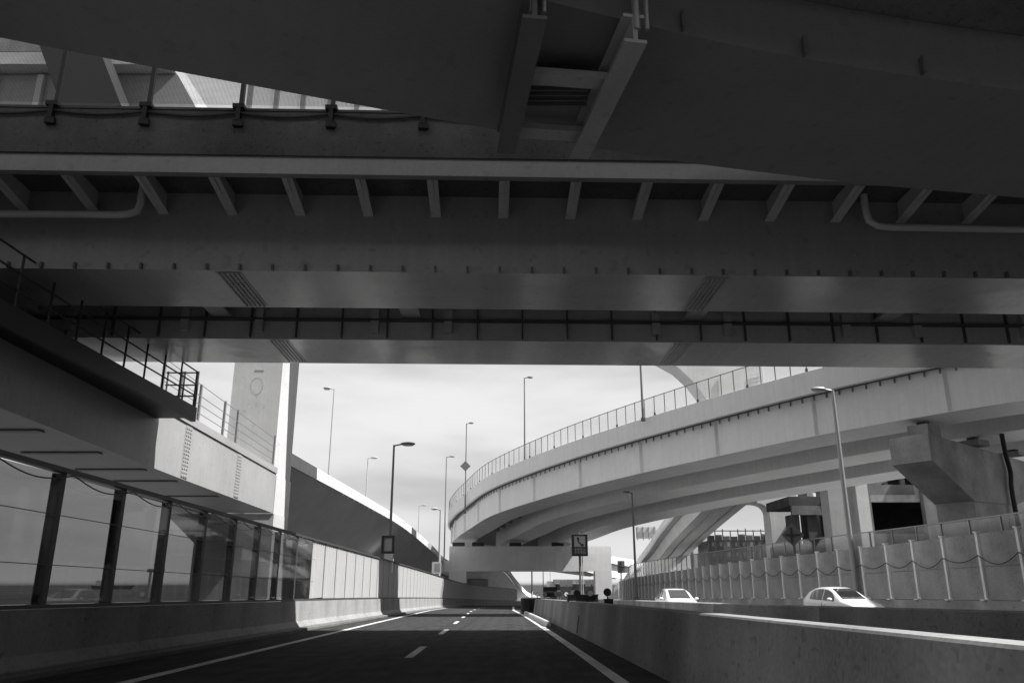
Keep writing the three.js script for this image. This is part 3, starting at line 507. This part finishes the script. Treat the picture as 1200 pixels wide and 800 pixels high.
// ---------------------------------------------------------------- background buildings
{
  const t = thing('parking_structure', 'concrete multi-storey structure, shade darkened into its colour, with open bays and ramps behind the right noise wall', 'building');  // concrete tones lowered to hold the shade it stands in
  const d = 95, k = 95 / 78, X = (x) => x * k, Y = (y) => 1.2 + (y - 1.2) * k;
  part('floor_band', bxr(X(33.6), X(62), Y(8.72), Y(9.4), d, d + 0.6), mats.bandPale, t);
  part('floor_band', bxr(X(33.6), X(62), Y(9.42), Y(10.4), d + 0.3, d + 22), mats.shadeGrey, t);
  part('lower_wall', bxr(X(33.6), X(62), -8.5, Y(5.75), d, d + 0.6), mats.shadeGrey, t);
  part('lower_floor', bxr(X(33.6), X(62), Y(4.2), Y(4.8), d + 0.62, d + 22), mats.shadeDark, t);
  part('rear_wall', bxr(X(33.6), X(62), -8.5, Y(13.4), d + 20, d + 20.4), mats.shadeDark, t);
  part('side_wall', bxr(X(33.6), X(33.9), -8.5, Y(9.4), d + 6, d + 20), mats.shadeDark, t);
  part('roof', bxr(X(40.5), X(62), Y(13.7), Y(14.4), d + 0.2, d + 22), mats.shadeGrey, t);
  for (const x of [33.2, 39.4, 44.9, 48.2, 53, 58]) part('column', bxr(X(x), X(x) + 1.4, -8.5, Y(13.7), d - 0.9, d - 0.05), mats.shadeGrey, t);
  part('roof_ramp', bar(V(X(34.2), Y(10.9), d + 3), V(X(41), Y(14.2), d + 3), 3.5, 0.7), mats.shadeDark, t);
  part('roof_ramp', bar(V(X(34.8), Y(10.2), d + 1), V(X(41.5), Y(13.2), d + 1), 0.5, 0.7), mats.shadeGrey, t);
  for (const x of [36.5, 38.2]) part('ramp_post', bxr(X(x), X(x) + 0.5, Y(10.4), Y(12.2), d + 1, d + 1.5), mats.shadeGrey, t);
  // left wing with three window bays
  const a = [X(27.6), X(33.5)];
  part('roof_slab', bxr(a[0], a[1], Y(8.6), Y(9.5), d + 3, d + 12), mats.shadeDark, t);
  part('floor_band', bxr(a[0] + 0.2, a[1], Y(7.7), Y(8.58), d + 2.9, d + 3.4), mats.shadeGrey, t);
  part('lower_wall', bxr(a[0], a[1], -8.5, Y(4.9), d + 3, d + 12), mats.shadeDark, t);
  for (const x of [27.6, 29.3, 31.1, 32.6]) part('pillar', bxr(X(x), X(x) + 1.1, Y(4.9), Y(7.7), d + 3.2, d + 5), mats.shadeDark, t);
  part('parapet_upstand', bar(V(X(31.4), Y(9.4), d + 3), V(X(33.3), Y(10.2), d + 3), 0.6, 0.8), mats.shadeDark, t);
  part('beacon', [rod(V(X(30.2), Y(9.5), d + 4), V(X(30.2), Y(9.9), d + 4), 0.5), new THREE.SphereGeometry(0.45, 14, 10).translate(X(30.2), Y(9.9) + 0.45, -d - 4)], mats.pale, t);

  const nb = thing('parking_structure', 'unseen long concrete structure added beyond the right noise wall to block sky light', 'building');  // added out of view to cut sky light from the right
  part('wall', bxr(33, 45, -8.5, 4, -60, 44), mats.concrete, nb);
  for (let j = 0; j < 6; j++) part('floor_band', bxr(32.5, 45, 4.02 + j * 3.6, 5.4 + j * 3.6, -60, 44), mats.concrete, nb);
  for (let i = 0; i < 13; i++) part('column', bxr(32.4, 33.4, -8.5, 23.4, -58 + i * 8, -57 + i * 8), mats.concrete, nb);
  part('core_wall', bxr(38, 38.5, 4, 23.4, -60, 43.9), mats.concreteDark, nb);

  const s = thing('scaffolded_building', 'dark netted block behind scaffolding in the right distance', 'building');
  const x0 = 32.5, x1 = 44, D = 136;
  part('block', bxr(x0 + 1, x1 - 1, -8.5, 8.2, D + 1.5, D + 12), mats.grey, s);
  for (let i = 0; i <= 9; i++) part('scaffold_pole', rod(V(x0 + i * (x1 - x0) / 9, -8, D), V(x0 + i * (x1 - x0) / 9, 9.6 + 0.4 * rnd(), D), 0.09, 0.09, 6), mats.dark, s);
  for (let j = 0; j < 6; j++) part('scaffold_ledger', bxr(x0, x1, 1.5 + j * 1.6, 1.65 + j * 1.6, D - 0.06, D + 0.06), mats.dark, s);
  for (let i = 0; i < 9; i++) part('safety_net', bxr(x0 + i * (x1 - x0) / 9 + 0.08, x0 + (i + 1) * (x1 - x0) / 9 - 0.08, -2, 8.6 + 0.5 * rnd(), D + 0.2, D + 0.23), i % 3 == 2 ? mats.grey : mats.net, s);

  const g = thing('toll_gate', 'pale toll gate building with dark sign boards far down the road', 'building');
  const td = 232; 
  part('side_block', bxr(10, 12.1, -8.5, 1.8, td, td + 8), mats.grey, g);
  part('wall', bxr(12.1, 27, -8.5, 1.1, td + 2, td + 8), mats.concretePale, g);
  part('canopy', bxr(11.8, 27, 1.2, 2.3, td - 1, td + 7), mats.concretePale, g);
  for (const x of [13.3, 15.2, 20.3, 22.3, 24.3]) part('sign_board', bxr(x, x + 1.6, 0.4, 2.0, td - 1.3, td - 1.1), mats.pole, g);
  for (const x of [12.5, 16.4, 19, 21.5, 25]) part('booth', bxr(x, x + 1.1, -3.2, -0.6, td, td + 2), mats.grey, g);
  const q = thing('overhead_sign_gantry', 'overhead sign panel on a gantry left of the far ramp', 'sign gantry');
  part('panel', bxr(25.8, 30, 10.1, 12.4, 169.6, 170), mats.mid, q); for (let i = 0; i < 4; i++) part('rib', bxr(25.9 + i * 1.2, 26.1 + i * 1.2, 9.8, 12.5, 169.3, 169.58), mats.grey, q);
  part('rail', bxr(25.8, 30, 11.2, 11.35, 169.2, 169.29), mats.grey, q);
  part('mast', rod(V(29.8, -8.5, 170.4), V(29.8, 12.6, 170.4), 0.25), mats.mid, q);
  const lb = thing('warehouse', 'grey warehouse block seen beyond the left barrier and pylon', 'building');
  part('wall', bxr(-62, -42.2, -8.5, 9.4, 200, 240), mats.grey, lb); part('roof_band', bxr(-62, -42, 9.42, 10, 199.7, 240), mats.mid, lb);
  for (let i = 0; i < 5; i++) part('window_strip', bxr(-61 + i * 3.8, -58 + i * 3.8, 4.5, 6, 199.8, 199.95), mats.hole, lb);
  const lc = thing('warehouse', 'small pale rooftop block behind the far left viaduct', 'building');
  part('wall', bxr(-44.4, -40, -8.5, 12.2, 205, 215), mats.mid, lc); part('roof_band', bxr(-44.6, -39.8, 12.21, 12.5, 204.8, 215), mats.pale, lc);
  const ld = thing('factory_shed', 'low dark shed between the barrier and the far left viaduct', 'building');
  part('wall', bxr(-24, -15.5, -8.5, 1.6, 74, 92), mats.concreteDark, ld); part('roof', bxr(-24.3, -15.2, 1.61, 2.0, 73.6, 92.4), mats.grey, ld);
  for (let i = 0; i < 3; i++) part('door', bxr(-23 + i * 2.6, -21 + i * 2.6, -6, 0.6, 73.85, 73.97), mats.hole, ld);
  // harbour side far left
  const mk = (x, D, h, w, label) => { const c = thing('harbour_crane', label, 'crane', 'cranes on the far shore'); for (const s of [0, w]) part('leg', bxr(x + s - 0.7, x + s + 0.7, -8.5, h, D, D + 1.4), mats.pole, c); part('boom', bxr(x - w * 0.3, x + w * 1.25, h, h + 2.4, D, D + 2), mats.pole, c); };
  mk(-262, 600, 9, 8, 'portal crane on the shore seen through the tinted left panels');
  for (const [x, D, w, label] of [[-700, 1400, 60, 'low ship on the horizon near the leftmost barrier post'], [-330, 1300, 40, 'low ship on the horizon beside the second barrier post']]) { const s = thing('ship', label, 'ship', 'ships on the horizon'); part('hull', extr([[x, -8], [x + w, -8], [x + w + 6, -2], [x - 4, -2]], 10).translate(0, 0, -D), mats.dark, s); part('superstructure', bxr(x + 3, x + 16, -2, 6, D - 8, D - 2), mats.mid, s); }
  // viaduct seen high at upper left above the bridge parapet
  const u = thing('upper_viaduct', 'upper viaduct girder with ribs glimpsed above the bridge parapet at upper left', 'viaduct');
  part('box_girder', extr([[-90, 30.2], [-20.2, 30.2], [-22.0, 33.2], [-90, 33.2]], 5).translate(0, 0, -50), mats.grey, u);
  part('deck_edge', bxr(-90, -22.1, 33.3, 34.2, 44, 50.5), mats.mid, u);
  part('parapet', bxr(-90, -30.4, 34.25, 35.6, 44, 44.3), mats.concretePale, u);
  for (let i = 0; i < 8; i++) part('rib', bxr(-52 + i * 3, -51.6 + i * 3, 30.4, 33, 44.7, 44.99), mats.mid, u);
  part('diagonal_strut', bar(V(-29.6, 38, 42), V(-24.6, 27.6, 42), 2.0, 3.2), mats.black, u);
  const sf = thing('screen_fence', 'row of framed screens seen through the gap above the bridge parapet', 'fence');
  for (let i = 0; i < 9; i++) { const x = -19.2 + i * 1.95; part('frame', [bxr(x, x + 0.35, 33.0 - 0.25 * i, 36.6 - 0.42 * i, 50, 50.2), bxr(x + 0.36, x + 1.94, 36.1 - 0.42 * i, 36.4 - 0.42 * i, 50, 50.2)], mats.pole, sf); part('screen', bxr(x + 0.4, x + 1.9, 33.2 - 0.25 * i, 36.05 - 0.42 * i, 50.05, 50.09), mats.frost, sf); }
  part('support_girder', bar(V(-19.5, 32.3, 50.2), V(-1.0, 30.2, 50.2), 0.8, 0.8), mats.mid, sf);
}
// ---------------------------------------------------------------- street lamps
function lamp(X, y0, D, h, arm, label, m = mats.pole, r = 0.09, dir = 1) {
  const t = thing('street_lamp', label, 'street lamp', 'street lamps', V(X, y0, D));
  part('pole', rod(new THREE.Vector3(0, 0, 0), new THREE.Vector3(0, h, 0), r * 1.25, r * 0.75, 12), m, t);
  part('base', box(0, 0.15, 0, r * 4, 0.3, r * 4), m, t);
  part('arm', rod(new THREE.Vector3(0, h - 0.05, 0), new THREE.Vector3(dir * arm * 0.5, h + 0.06, 0), r * 0.6, r * 0.55, 8), m, t);
  const g = new THREE.SphereGeometry(1, 14, 10); g.scale(arm * 0.42, 0.13, 0.17); g.translate(dir * arm * 0.75, h + 0.07, 0);
  const hd = part('lamp_head', g, m, t);
  part('lens', new THREE.SphereGeometry(1, 12, 8).scale(arm * 0.3, 0.06, 0.12).translate(dir * arm * 0.78, h - 0.03, 0), mats.lamp, hd);
  return t;
}
lamp(-13.3, 8.5, 58, 6.6, 0.7, 'slim lamp post on the left viaduct just right of the pylon', mats.poleLight, 0.05, -1);
lamp(-17.2, 5.5, 95, 10, 1.0, 'small distant lamp post behind the left viaduct, second from the pylon', mats.poleLight, 0.07);
lamp(-7.75, -0.6, 52, 10.5, 1.2, 'dark lamp post standing at the left white noise panels with a sign box', mats.pole, 0.085);
lamp(-17.2, 3, 150, 12, 1.2, 'faint tiny lamp post between the left viaduct and curved viaduct', mats.poleLight, 0.08);
lamp(-11.7, 3, 142, 19.8, 1.3, 'thin tall lamp post at the left tip of the curved viaduct', mats.pole, 0.1);
lamp(-7.75, -1.3, 88, 10.2, 0.9, 'pale lamp post at the far left barrier beneath the curved viaduct tip', mats.poleLight, 0.13, -1);
lamp(-6.6, 10.6, 114, 12.8, 0.9, 'lamp post with a diamond board on the left end of the curved viaduct', mats.pole, 0.085);
lamp(1.5, 13.4, 93.5, 11.6, 0.9, 'lamp post in the middle of the sky on the curved viaduct', mats.pole, 0.085);
lamp(12.3, 15.75, 73.5, 9.8, 0.9, 'lamp post on the curved viaduct reaching up behind the overhead bridge', mats.pole, 0.1);
lamp(17.35, 0.4, 42, 10.8, 1.0, 'tall lamp post in front of the right noise wall with a bright head', mats.galv, 0.12, -1);
lamp(7.75, 0.1, 52, 6.7, 0.5, 'short dark lamp post on the second median barrier', mats.pole, 0.07, -1);
lamp(3.6, -2, 150, 11, 1.2, 'distant lamp post under the portal, nearest the curved viaduct end', mats.poleLight, 0.12, -1);
lamp(7.5, -2.5, 200, 13, 1.2, 'thin distant lamp post under the portal left of the toll gate', mats.poleLight, 0.11);
lamp(12, -3, 260, 15, 2.0, 'faint lamp mast above the toll gate roof', mats.poleLight, 0.14);
lamp(17, -3, 150, 9, 1.2, 'small lamp post left of the far ramp beside the portal column', mats.poleLight, 0.1);
// ---------------------------------------------------------------- signs
{
  const t = thing('emergency_phone_sign', 'emergency telephone sign with handset symbol on a post on the median', 'sign', null, V(2.72, 0.5, 33));
  part('post', rod(new THREE.Vector3(0, 0.1, -0.05), new THREE.Vector3(0, 2.6, -0.05), 0.05, 0.045), mats.pole, t);
  part('post', rod(new THREE.Vector3(0.1, 0.1, -0.08), new THREE.Vector3(0.1, 2.4, -0.08), 0.02, 0.02), mats.poleLight, t);
  const b = part('sign_box', [box(0, 2.17, 0, 0.64, 0.84, 0.16)], mats.black, t);
  const face = text((c, w, h) => {
    c.fillStyle = '#0c0c0c'; c.fillRect(0, 0, w, h); c.fillStyle = '#747474'; c.fillRect(w * 0.13, h * 0.06, w * 0.74, h * 0.52);  // face greys lowered for a backlit look, shade kept in the colour
    c.strokeStyle = '#111'; c.lineWidth = w * 0.09; c.lineCap = 'round'; c.beginPath(); c.arc(w * 0.74, h * 0.2, w * 0.36, Math.PI * 0.52, Math.PI * 1.02); c.stroke();
    c.lineWidth = w * 0.15; c.beginPath(); c.moveTo(w * 0.38, h * 0.16); c.lineTo(w * 0.41, h * 0.23); c.stroke(); c.beginPath(); c.moveTo(w * 0.62, h * 0.49); c.lineTo(w * 0.7, h * 0.5); c.stroke();
    c.strokeStyle = '#7a7a7a'; c.lineWidth = 5; c.lineCap = 'butt';
    const S = (ox, segs) => { for (const [a, b2, d, e] of segs) { c.beginPath(); c.moveTo(ox + a * w * 0.17, h * 0.64 + b2 * h * 0.28); c.lineTo(ox + d * w * 0.17, h * 0.64 + e * h * 0.28); c.stroke(); } };
    const x = (i) => w * (0.13 + i * 0.19);
    S(x(0), [[0.38, 0, 0.3, 1], [0.62, 0, 0.62, 1], [0, 0.2, 0.38, 0.2], [0, 0.48, 0.38, 0.48], [0, 0.78, 0.36, 0.78], [0.62, 0.2, 1, 0.2], [0.62, 0.48, 1, 0.48], [0.62, 0.78, 1, 0.78]]);
    S(x(1), [[0.5, 0, 0.5, 0.18], [0.2, 0.02, 0.3, 0.15], [0.8, 0.02, 0.7, 0.15], [0, 0.2, 1, 0.2], [0, 0.2, 0, 0.32], [1, 0.2, 1, 0.32], [0.25, 0.34, 0.75, 0.34], [0.25, 0.52, 0.75, 0.52], [0.25, 0.34, 0.25, 0.52], [0.75, 0.34, 0.75, 0.52], [0.12, 0.64, 0.88, 0.64], [0.12, 0.64, 0.12, 0.95], [0.88, 0.64, 0.88, 0.95], [0.5, 0.52, 0.5, 1]]);
    S(x(2), [[0.12, 0.03, 0.88, 0.03], [0, 0.15, 1, 0.15], [0.5, 0.03, 0.5, 0.42], [0.15, 0.28, 0.4, 0.28], [0.6, 0.28, 0.85, 0.28], [0.15, 0.48, 0.85, 0.48], [0.15, 0.64, 0.85, 0.64], [0.15, 0.8, 0.85, 0.8], [0.15, 0.48, 0.15, 0.8], [0.85, 0.48, 0.85, 0.8], [0.5, 0.48, 0.5, 0.96], [0.5, 0.96, 1, 0.96]]);
    S(x(3), [[0.05, 0.08, 0.4, 0.08], [0, 0.24, 0.45, 0.24], [0.05, 0.4, 0.4, 0.4], [0.05, 0.54, 0.4, 0.54], [0.06, 0.68, 0.4, 0.68], [0.06, 0.96, 0.4, 0.96], [0.06, 0.68, 0.06, 0.96], [0.4, 0.68, 0.4, 0.96], [0.9, 0.02, 0.58, 0.12], [0.52, 0.34, 1, 0.34], [0.76, 0.1, 0.76, 0.6], [0.56, 0.62, 0.98, 0.62], [0.56, 0.95, 0.98, 0.95], [0.56, 0.62, 0.56, 0.95], [0.98, 0.62, 0.98, 0.95]]);
  }, 256, 336);
  part('sign_face', new THREE.PlaneGeometry(0.6, 0.8).translate(0, 2.17, 0.084), M(1, 0.5, { map: face }), b);
  part('top_bracket', [box(0.02, 2.66, -0.03, 0.08, 0.14, 0.08), box(0.08, 2.75, -0.03, 0.18, 0.02, 0.1)], mats.galv, t);
  const s2 = thing('road_sign', 'rear of a dark rectangular sign on a thin post by the right wall', 'sign', null, V(7.9, -0.7, 60));
  part('post', rod(new THREE.Vector3(0, 0, -0.05), new THREE.Vector3(0, 2.9, -0.05), 0.05), mats.pole, s2); part('board', box(0.02, 3.05, 0, 0.52, 0.86, 0.06), mats.pole, s2); part('frame', [box(0.02, 3.05, 0.05, 0.04, 0.86, 0.04), box(0.02, 3.05, 0.05, 0.52, 0.04, 0.04)], mats.dark, s2);
  const s3 = thing('diamond_sign', 'dark diamond-shaped sign seen from behind above the right noise wall', 'sign', null, V(17.85, 0, 52));
  part('post', rod(new THREE.Vector3(0.05, -0.5, -0.08), new THREE.Vector3(0.05, 4.0, -0.08), 0.09), mats.pole, s3);
  part('board', extr([[0, -0.72], [0.72, 0], [0, 0.72], [-0.72, 0]], 0.05).translate(0, 4.15, 0), mats.pole, s3);
  part('brace', [box(0, 4.15, 0.09, 0.95, 0.1, 0.06), box(-0.1, 4.15, 0.1, 0.12, 0.9, 0.06)], mats.dark, s3);
  const s4 = thing('sign_box', 'dark framed sign box fixed to the lamp post at the left barrier', 'sign', null, V(-7.5, 3.45, 49.6));
  part('frame', [box(0, 0.46, 0, 0.78, 0.14, 0.2), box(0, -0.46, 0, 0.78, 0.14, 0.2), box(-0.32, 0, 0, 0.14, 0.78, 0.2), box(0.32, 0, 0, 0.14, 0.78, 0.2)], mats.black, s4); part('face', box(0, 0, -0.02, 0.5, 0.78, 0.1), mats.grey, s4); part('bracket', box(-0.1, 0, -0.8, 0.1, 0.1, 1.5), mats.dark, s4);
  const s5 = thing('sign_box', 'pale sign cabinet beside the far left lamp post', 'sign', null, V(-7.85, 2.75, 86));
  part('cabinet', box(0, 0, 0, 0.95, 1.2, 0.2), mats.pale, s5); part('window', box(0.12, 0.05, 0.105, 0.55, 0.8, 0.02), mats.grey, s5); part('post', rod(new THREE.Vector3(0, -3.5, -0.12), new THREE.Vector3(0, 0.5, -0.12), 0.07), mats.pole, s5);
  const s6 = thing('diamond_board', 'small dark diamond board on the lamp post left of the curved viaduct', 'sign', null, V(-6.65, 17.2, 113.8));
  part('board', extr([[0, -0.75], [0.75, 0], [0, 0.75], [-0.75, 0]], 0.06), mats.pole, s6);
  const s7 = thing('white_cabinet', 'tall white roadside cabinet behind the left barrier panels', 'cabinet', null, V(-8.1, 1.9, 51.5));
  part('body', box(0.35, 0.75, -0.3, 0.5, 1.6, 0.5), mats.white, s7); part('stand', box(0.35, -2.6, -0.3, 0.3, 5.1, 0.3), mats.grey, s7);
}
// ---------------------------------------------------------------- delineators, base boxes, crash cushion
{
  const del = (X, D, y, h, m, label, r = 0.12) => { const t = thing('delineator', label, 'delineator', 'round delineators on the median', V(X, y, D)); part('stem', rod(new THREE.Vector3(0, 0, 0), new THREE.Vector3(0, h, 0), 0.025), mats.dark, t); const c = new THREE.CylinderGeometry(r, r, 0.05, 20); c.rotateX(Math.PI / 2); c.translate(0, h + r, 0); const d = part('disc', c, mats.dark, t); const l = new THREE.CylinderGeometry(r * 0.8, r * 0.8, 0.02, 20); l.rotateX(Math.PI / 2); l.translate(0, h + r, 0.03); part('reflector', l, m, d); };
  const by = (D) => rY(D) + 0.95;
  del(2.18, 28, by(28) , 0.12, mats.dark, 'dark round delineator left of the phone sign post');
  del(2.62, 28, by(28), 0.14, mats.reflect, 'white round delineator right of the phone sign post');
  del(3.2, 28, by(28), 0.16, mats.dark, 'dark round delineator right of the others on a box base', 0.13);
  for (const [X, D, m, l] of [[1.85, 47, mats.dark, 'first dark delineator near the barrier end'], [2.35, 44, mats.dark, 'dark delineator in mid barrier row'], [2.6, 40, mats.reflect, 'white delineator in the barrier row left of the sign'], [1.55, 51, mats.reflect, 'farthest small white delineator at the barrier end'], [2.15, 38, mats.dark, 'dark delineator nearest the sign in the far row']]) del(X, D, rY(D) + 0.93, 0.14, m, l);
  const t = thing('equipment_box', 'low black box on the median top around the phone sign base', 'box'); part('body', bxr(1.98, 3.05, by(30) - 0.02, by(30) + 0.2, 29.6, 30.2), mats.black, t); part('lid', bxr(1.96, 3.07, by(30) + 0.201, by(30) + 0.23, 29.55, 30.25), mats.dark, t);
  const t2 = thing('equipment_box', 'small black box under the rightmost round delineator', 'box'); part('body', bxr(3.08, 3.36, by(28) - 0.25, by(28) + 0.06, 27.8, 28.1), mats.black, t2); part('lid', bxr(3.06, 3.38, by(28) + 0.061, by(28) + 0.08, 27.78, 28.12), mats.dark, t2);
  const c = thing('crash_cushion', 'dark crash cushion of drums at the far end of the median barrier', 'crash cushion');
  for (let i = 0; i < 3; i++) for (let j = 0; j < 3; j++) { const D = 55 + j * 1.25, X = lineX(D) + 0.4 + i * 0.66; part('drum', new THREE.CylinderGeometry(0.3, 0.32, 0.95, 18).translate(X, rY(D) + 0.48, -D), mats.rubber, c); part('drum_lid', new THREE.CylinderGeometry(0.26, 0.3, 0.08, 18).translate(X, rY(D) + 1.0, -D), mats.concreteLight, c); }
  part('skid', bxr(lineX(57) + 0.1, lineX(57) + 2.3, rY(58), rY(58) + 0.14, 54, 59), mats.dark, c);
}
// ---------------------------------------------------------------- cars
function carGeo() {
  // stations along s (front is +): [s, yBottom, yBelt, yTop, halfWidthBelt, halfWidthTop]
  const st = [[2.05, 0.42, 0.62, 0.66, 0.55, 0.45], [1.98, 0.28, 0.68, 0.72, 0.74, 0.6], [1.8, 0.22, 0.74, 0.79, 0.81, 0.68], [1.45, 0.2, 0.8, 0.87, 0.845, 0.7], [1.05, 0.2, 0.86, 0.96, 0.85, 0.7], [0.8, 0.2, 0.88, 1.06, 0.85, 0.68], [0.35, 0.2, 0.89, 1.32, 0.85, 0.62], [0.05, 0.2, 0.9, 1.44, 0.85, 0.58], [-0.35, 0.2, 0.91, 1.5, 0.85, 0.57], [-0.8, 0.2, 0.92, 1.49, 0.85, 0.57], [-1.25, 0.2, 0.95, 1.43, 0.84, 0.56], [-1.6, 0.22, 0.98, 1.32, 0.82, 0.56], [-1.88, 0.25, 0.98, 1.1, 0.78, 0.6], [-2.0, 0.3, 0.9, 0.98, 0.73, 0.6], [-2.06, 0.4, 0.8, 0.86, 0.62, 0.5]];
  const ring = ([s, yb, ye, yt, w, wt]) => { const half = [[0.0, yb], [w * 0.8, yb], [w * 0.97, yb + 0.12], [w, (yb + ye) / 2 + 0.02], [w * 0.985, ye - 0.06], [w * 0.95, ye], [w * 0.95 + (wt - w * 0.95) * 0.9, ye + (yt - ye) * 0.86], [wt * 0.86, yt - 0.015 * (yt > 1 ? 1 : 0.3)], [0, yt]]; return [...half, ...half.slice(1, -1).reverse().map(([a, b]) => [-a, b])].map(([a, b]) => new THREE.Vector3(s, b, a)); };
  const rings = st.map(ring), n = rings[0].length, P = [];
  const tri = (a, b, c) => P.push(a.x, a.y, a.z, b.x, b.y, b.z, c.x, c.y, c.z);
  for (let i = 0; i + 1 < rings.length; i++) for (let k = 0; k < n; k++) { const a = rings[i][k], b = rings[i][(k + 1) % n], c = rings[i + 1][(k + 1) % n], d = rings[i + 1][k]; tri(a, c, b); tri(a, d, c); }
  for (const [r, f] of [[rings[0], 1], [rings[rings.length - 1], 0]]) for (let k = 1; k + 1 < n; k++) f ? tri(r[0], r[k], r[k + 1]) : tri(r[0], r[k + 1], r[k]);
  const g = new THREE.BufferGeometry(); g.setAttribute('position', new THREE.Float32BufferAttribute(P, 3)); g.setAttribute('uv', new THREE.Float32BufferAttribute(new Float32Array(P.length / 3 * 2), 2)); 
  return { g: toCreasedNormals(g, 0.75), st };
}
function polyGeo(pts) { const P = [], n = pts.length; for (let k = 1; k + 1 < n; k++) for (const q of [pts[0], pts[k], pts[k + 1]]) P.push(...q); const g = new THREE.BufferGeometry(); g.setAttribute('position', new THREE.Float32BufferAttribute(P, 3)); g.setAttribute('uv', new THREE.Float32BufferAttribute(new Float32Array(P.length / 3 * 2), 2)); g.computeVertexNormals(); return g; }
function car(label, X, D, ang, paint) {
  const t = thing('car', label, 'car', 'cars on the oncoming carriageway', V(X, rY(D), D)); t.rotation.y = ang;
  const { g, st } = carGeo();
  const body = part('body', g, paint, t);
  const W = (s) => { for (let i = 0; i + 1 < st.length; i++) if (s <= st[i][0] && s >= st[i + 1][0]) { const k = (st[i][0] - s) / (st[i][0] - st[i + 1][0]); return st[i].map((v, j) => v + (st[i + 1][j] - v) * k); } };
  const sideP = (s, f, sg) => { const [, , ye, yt, w, wt] = W(s); return [s, ye + (yt - ye) * f, sg * (w * 0.95 + (wt - w * 0.95) * f * 0.9 / 0.86 + 0.012)]; };
  const topP = (s, f) => { const [, , , yt, , wt] = W(s); return [s + 0.01, yt + 0.012 - 0.012 * Math.abs(f), wt * 0.86 * f]; };
  const strip = (fs) => { const gs = []; for (let i = 0; i + 1 < fs.length; i++) gs.push(polyGeo([fs[i][0], fs[i][1], fs[i + 1][1], fs[i + 1][0]])); return gs; };
  const ws = [0.92, 0.75, 0.55, 0.35, 0.2, 0.08].map(s => [topP(s, -0.93), topP(s, 0.93)]); part('windscreen', strip(ws), mats.carGlass, t);
  part('rear_window', strip([-1.42, -1.6, -1.75, -1.86].map(s => [topP(s, -0.85), topP(s, 0.85)]).map(([a, b]) => [[a[0] - 0.02, a[1], a[2]], [b[0] - 0.02, b[1], b[2]]])), mats.carGlass, t);
  for (const sg of [-1, 1]) {
    part('side_window', strip([0.62, 0.35, 0.05, -0.25].map(s => [sideP(s, 0.06, sg), sideP(s, s > 0.5 ? 0.5 : 0.84, sg)])), mats.carGlass, t);
    part('side_window', strip([-0.33, -0.7, -1.05, -1.3].map(s => [sideP(s, 0.06, sg), sideP(s, s < -1.2 ? 0.6 : 0.84, sg)])), mats.carGlass, t);
    const mir = new THREE.SphereGeometry(1, 14, 10).scale(0.07, 0.075, 0.12).translate(0.55, 0.98, sg * 0.96); part('wing_mirror', mir, paint, t);
    part('door_seam', box(-0.29, 0.6, sg * 0.852, 0.012, 0.5, 0.012), mats.trim, t); part('door_handle', box(-0.1, 0.76, sg * 0.858, 0.16, 0.025, 0.02), mats.chrome, t);
    part('headlight', new THREE.SphereGeometry(1, 14, 10).scale(0.2, 0.07, 0.13).translate(1.8, 0.66, sg * 0.62), mats.chrome, t);
    part('tail_light', box(-1.96, 0.86, sg * 0.6, 0.08, 0.16, 0.14), mats.grey, t);
    for (const s of [1.25, -1.3]) { const w = new THREE.CylinderGeometry(0.31, 0.31, 0.2, 28); w.rotateX(Math.PI / 2); w.translate(s, 0.31, sg * 0.78); const wh = part('wheel', w, mats.tyre, t); const r = new THREE.CylinderGeometry(0.2, 0.2, 0.03, 20); r.rotateX(Math.PI / 2); r.translate(s, 0.31, sg * 0.885); part('rim', r, mats.galv, wh); const a = new THREE.TorusGeometry(0.34, 0.025, 8, 20, Math.PI); a.translate(s, 0.31, sg * 0.845); part('wheel_arch', a, mats.trim, t); }
  }
  part('grille', box(2.03, 0.42, 0, 0.06, 0.13, 0.8), mats.trim, t); part('bonnet_seam', box(1.93, 0.715, 0, 0.02, 0.015, 1.1), mats.trim, t); part('licence_plate', box(2.07, 0.5, 0, 0.02, 0.1, 0.3), mats.reflect, t);
  return t;
}
car('white hatchback approaching in front of the right noise wall, front to the right', 14.6, 37, -Math.PI / 2 + 0.2, mats.carPaint);
car('white car half hidden behind the median, near the dark shaded wall', 8.95, 45.5, -Math.PI / 2 + 0.05, mats.carPaint);
{
  const t = thing('truck', 'small dark truck far away beside the row of delineators', 'truck', null, V(5.2, rY(112), 112));
  part('cargo_box', box(0, 1.7, -2, 1.7, 1.6, 4), mats.dark, t); part('cab', box(0, 1.2, 0.7, 1.6, 1.5, 1.4), mats.grey, t); part('windscreen', box(0, 1.55, 1.41, 1.4, 0.55, 0.03), mats.carGlass, t);
  for (const sx of [-0.65, 0.65]) for (const sz of [0.8, -3]) { const w = new THREE.CylinderGeometry(0.4, 0.4, 0.25, 18); w.rotateZ(Math.PI / 2); w.translate(sx, 0.4, sz); part('wheel', w, mats.tyre, t); }
}
scene.traverse(o => { if (o.isMesh) { o.castShadow = true; o.receiveShadow = true; } });
renderer.render(scene, camera);
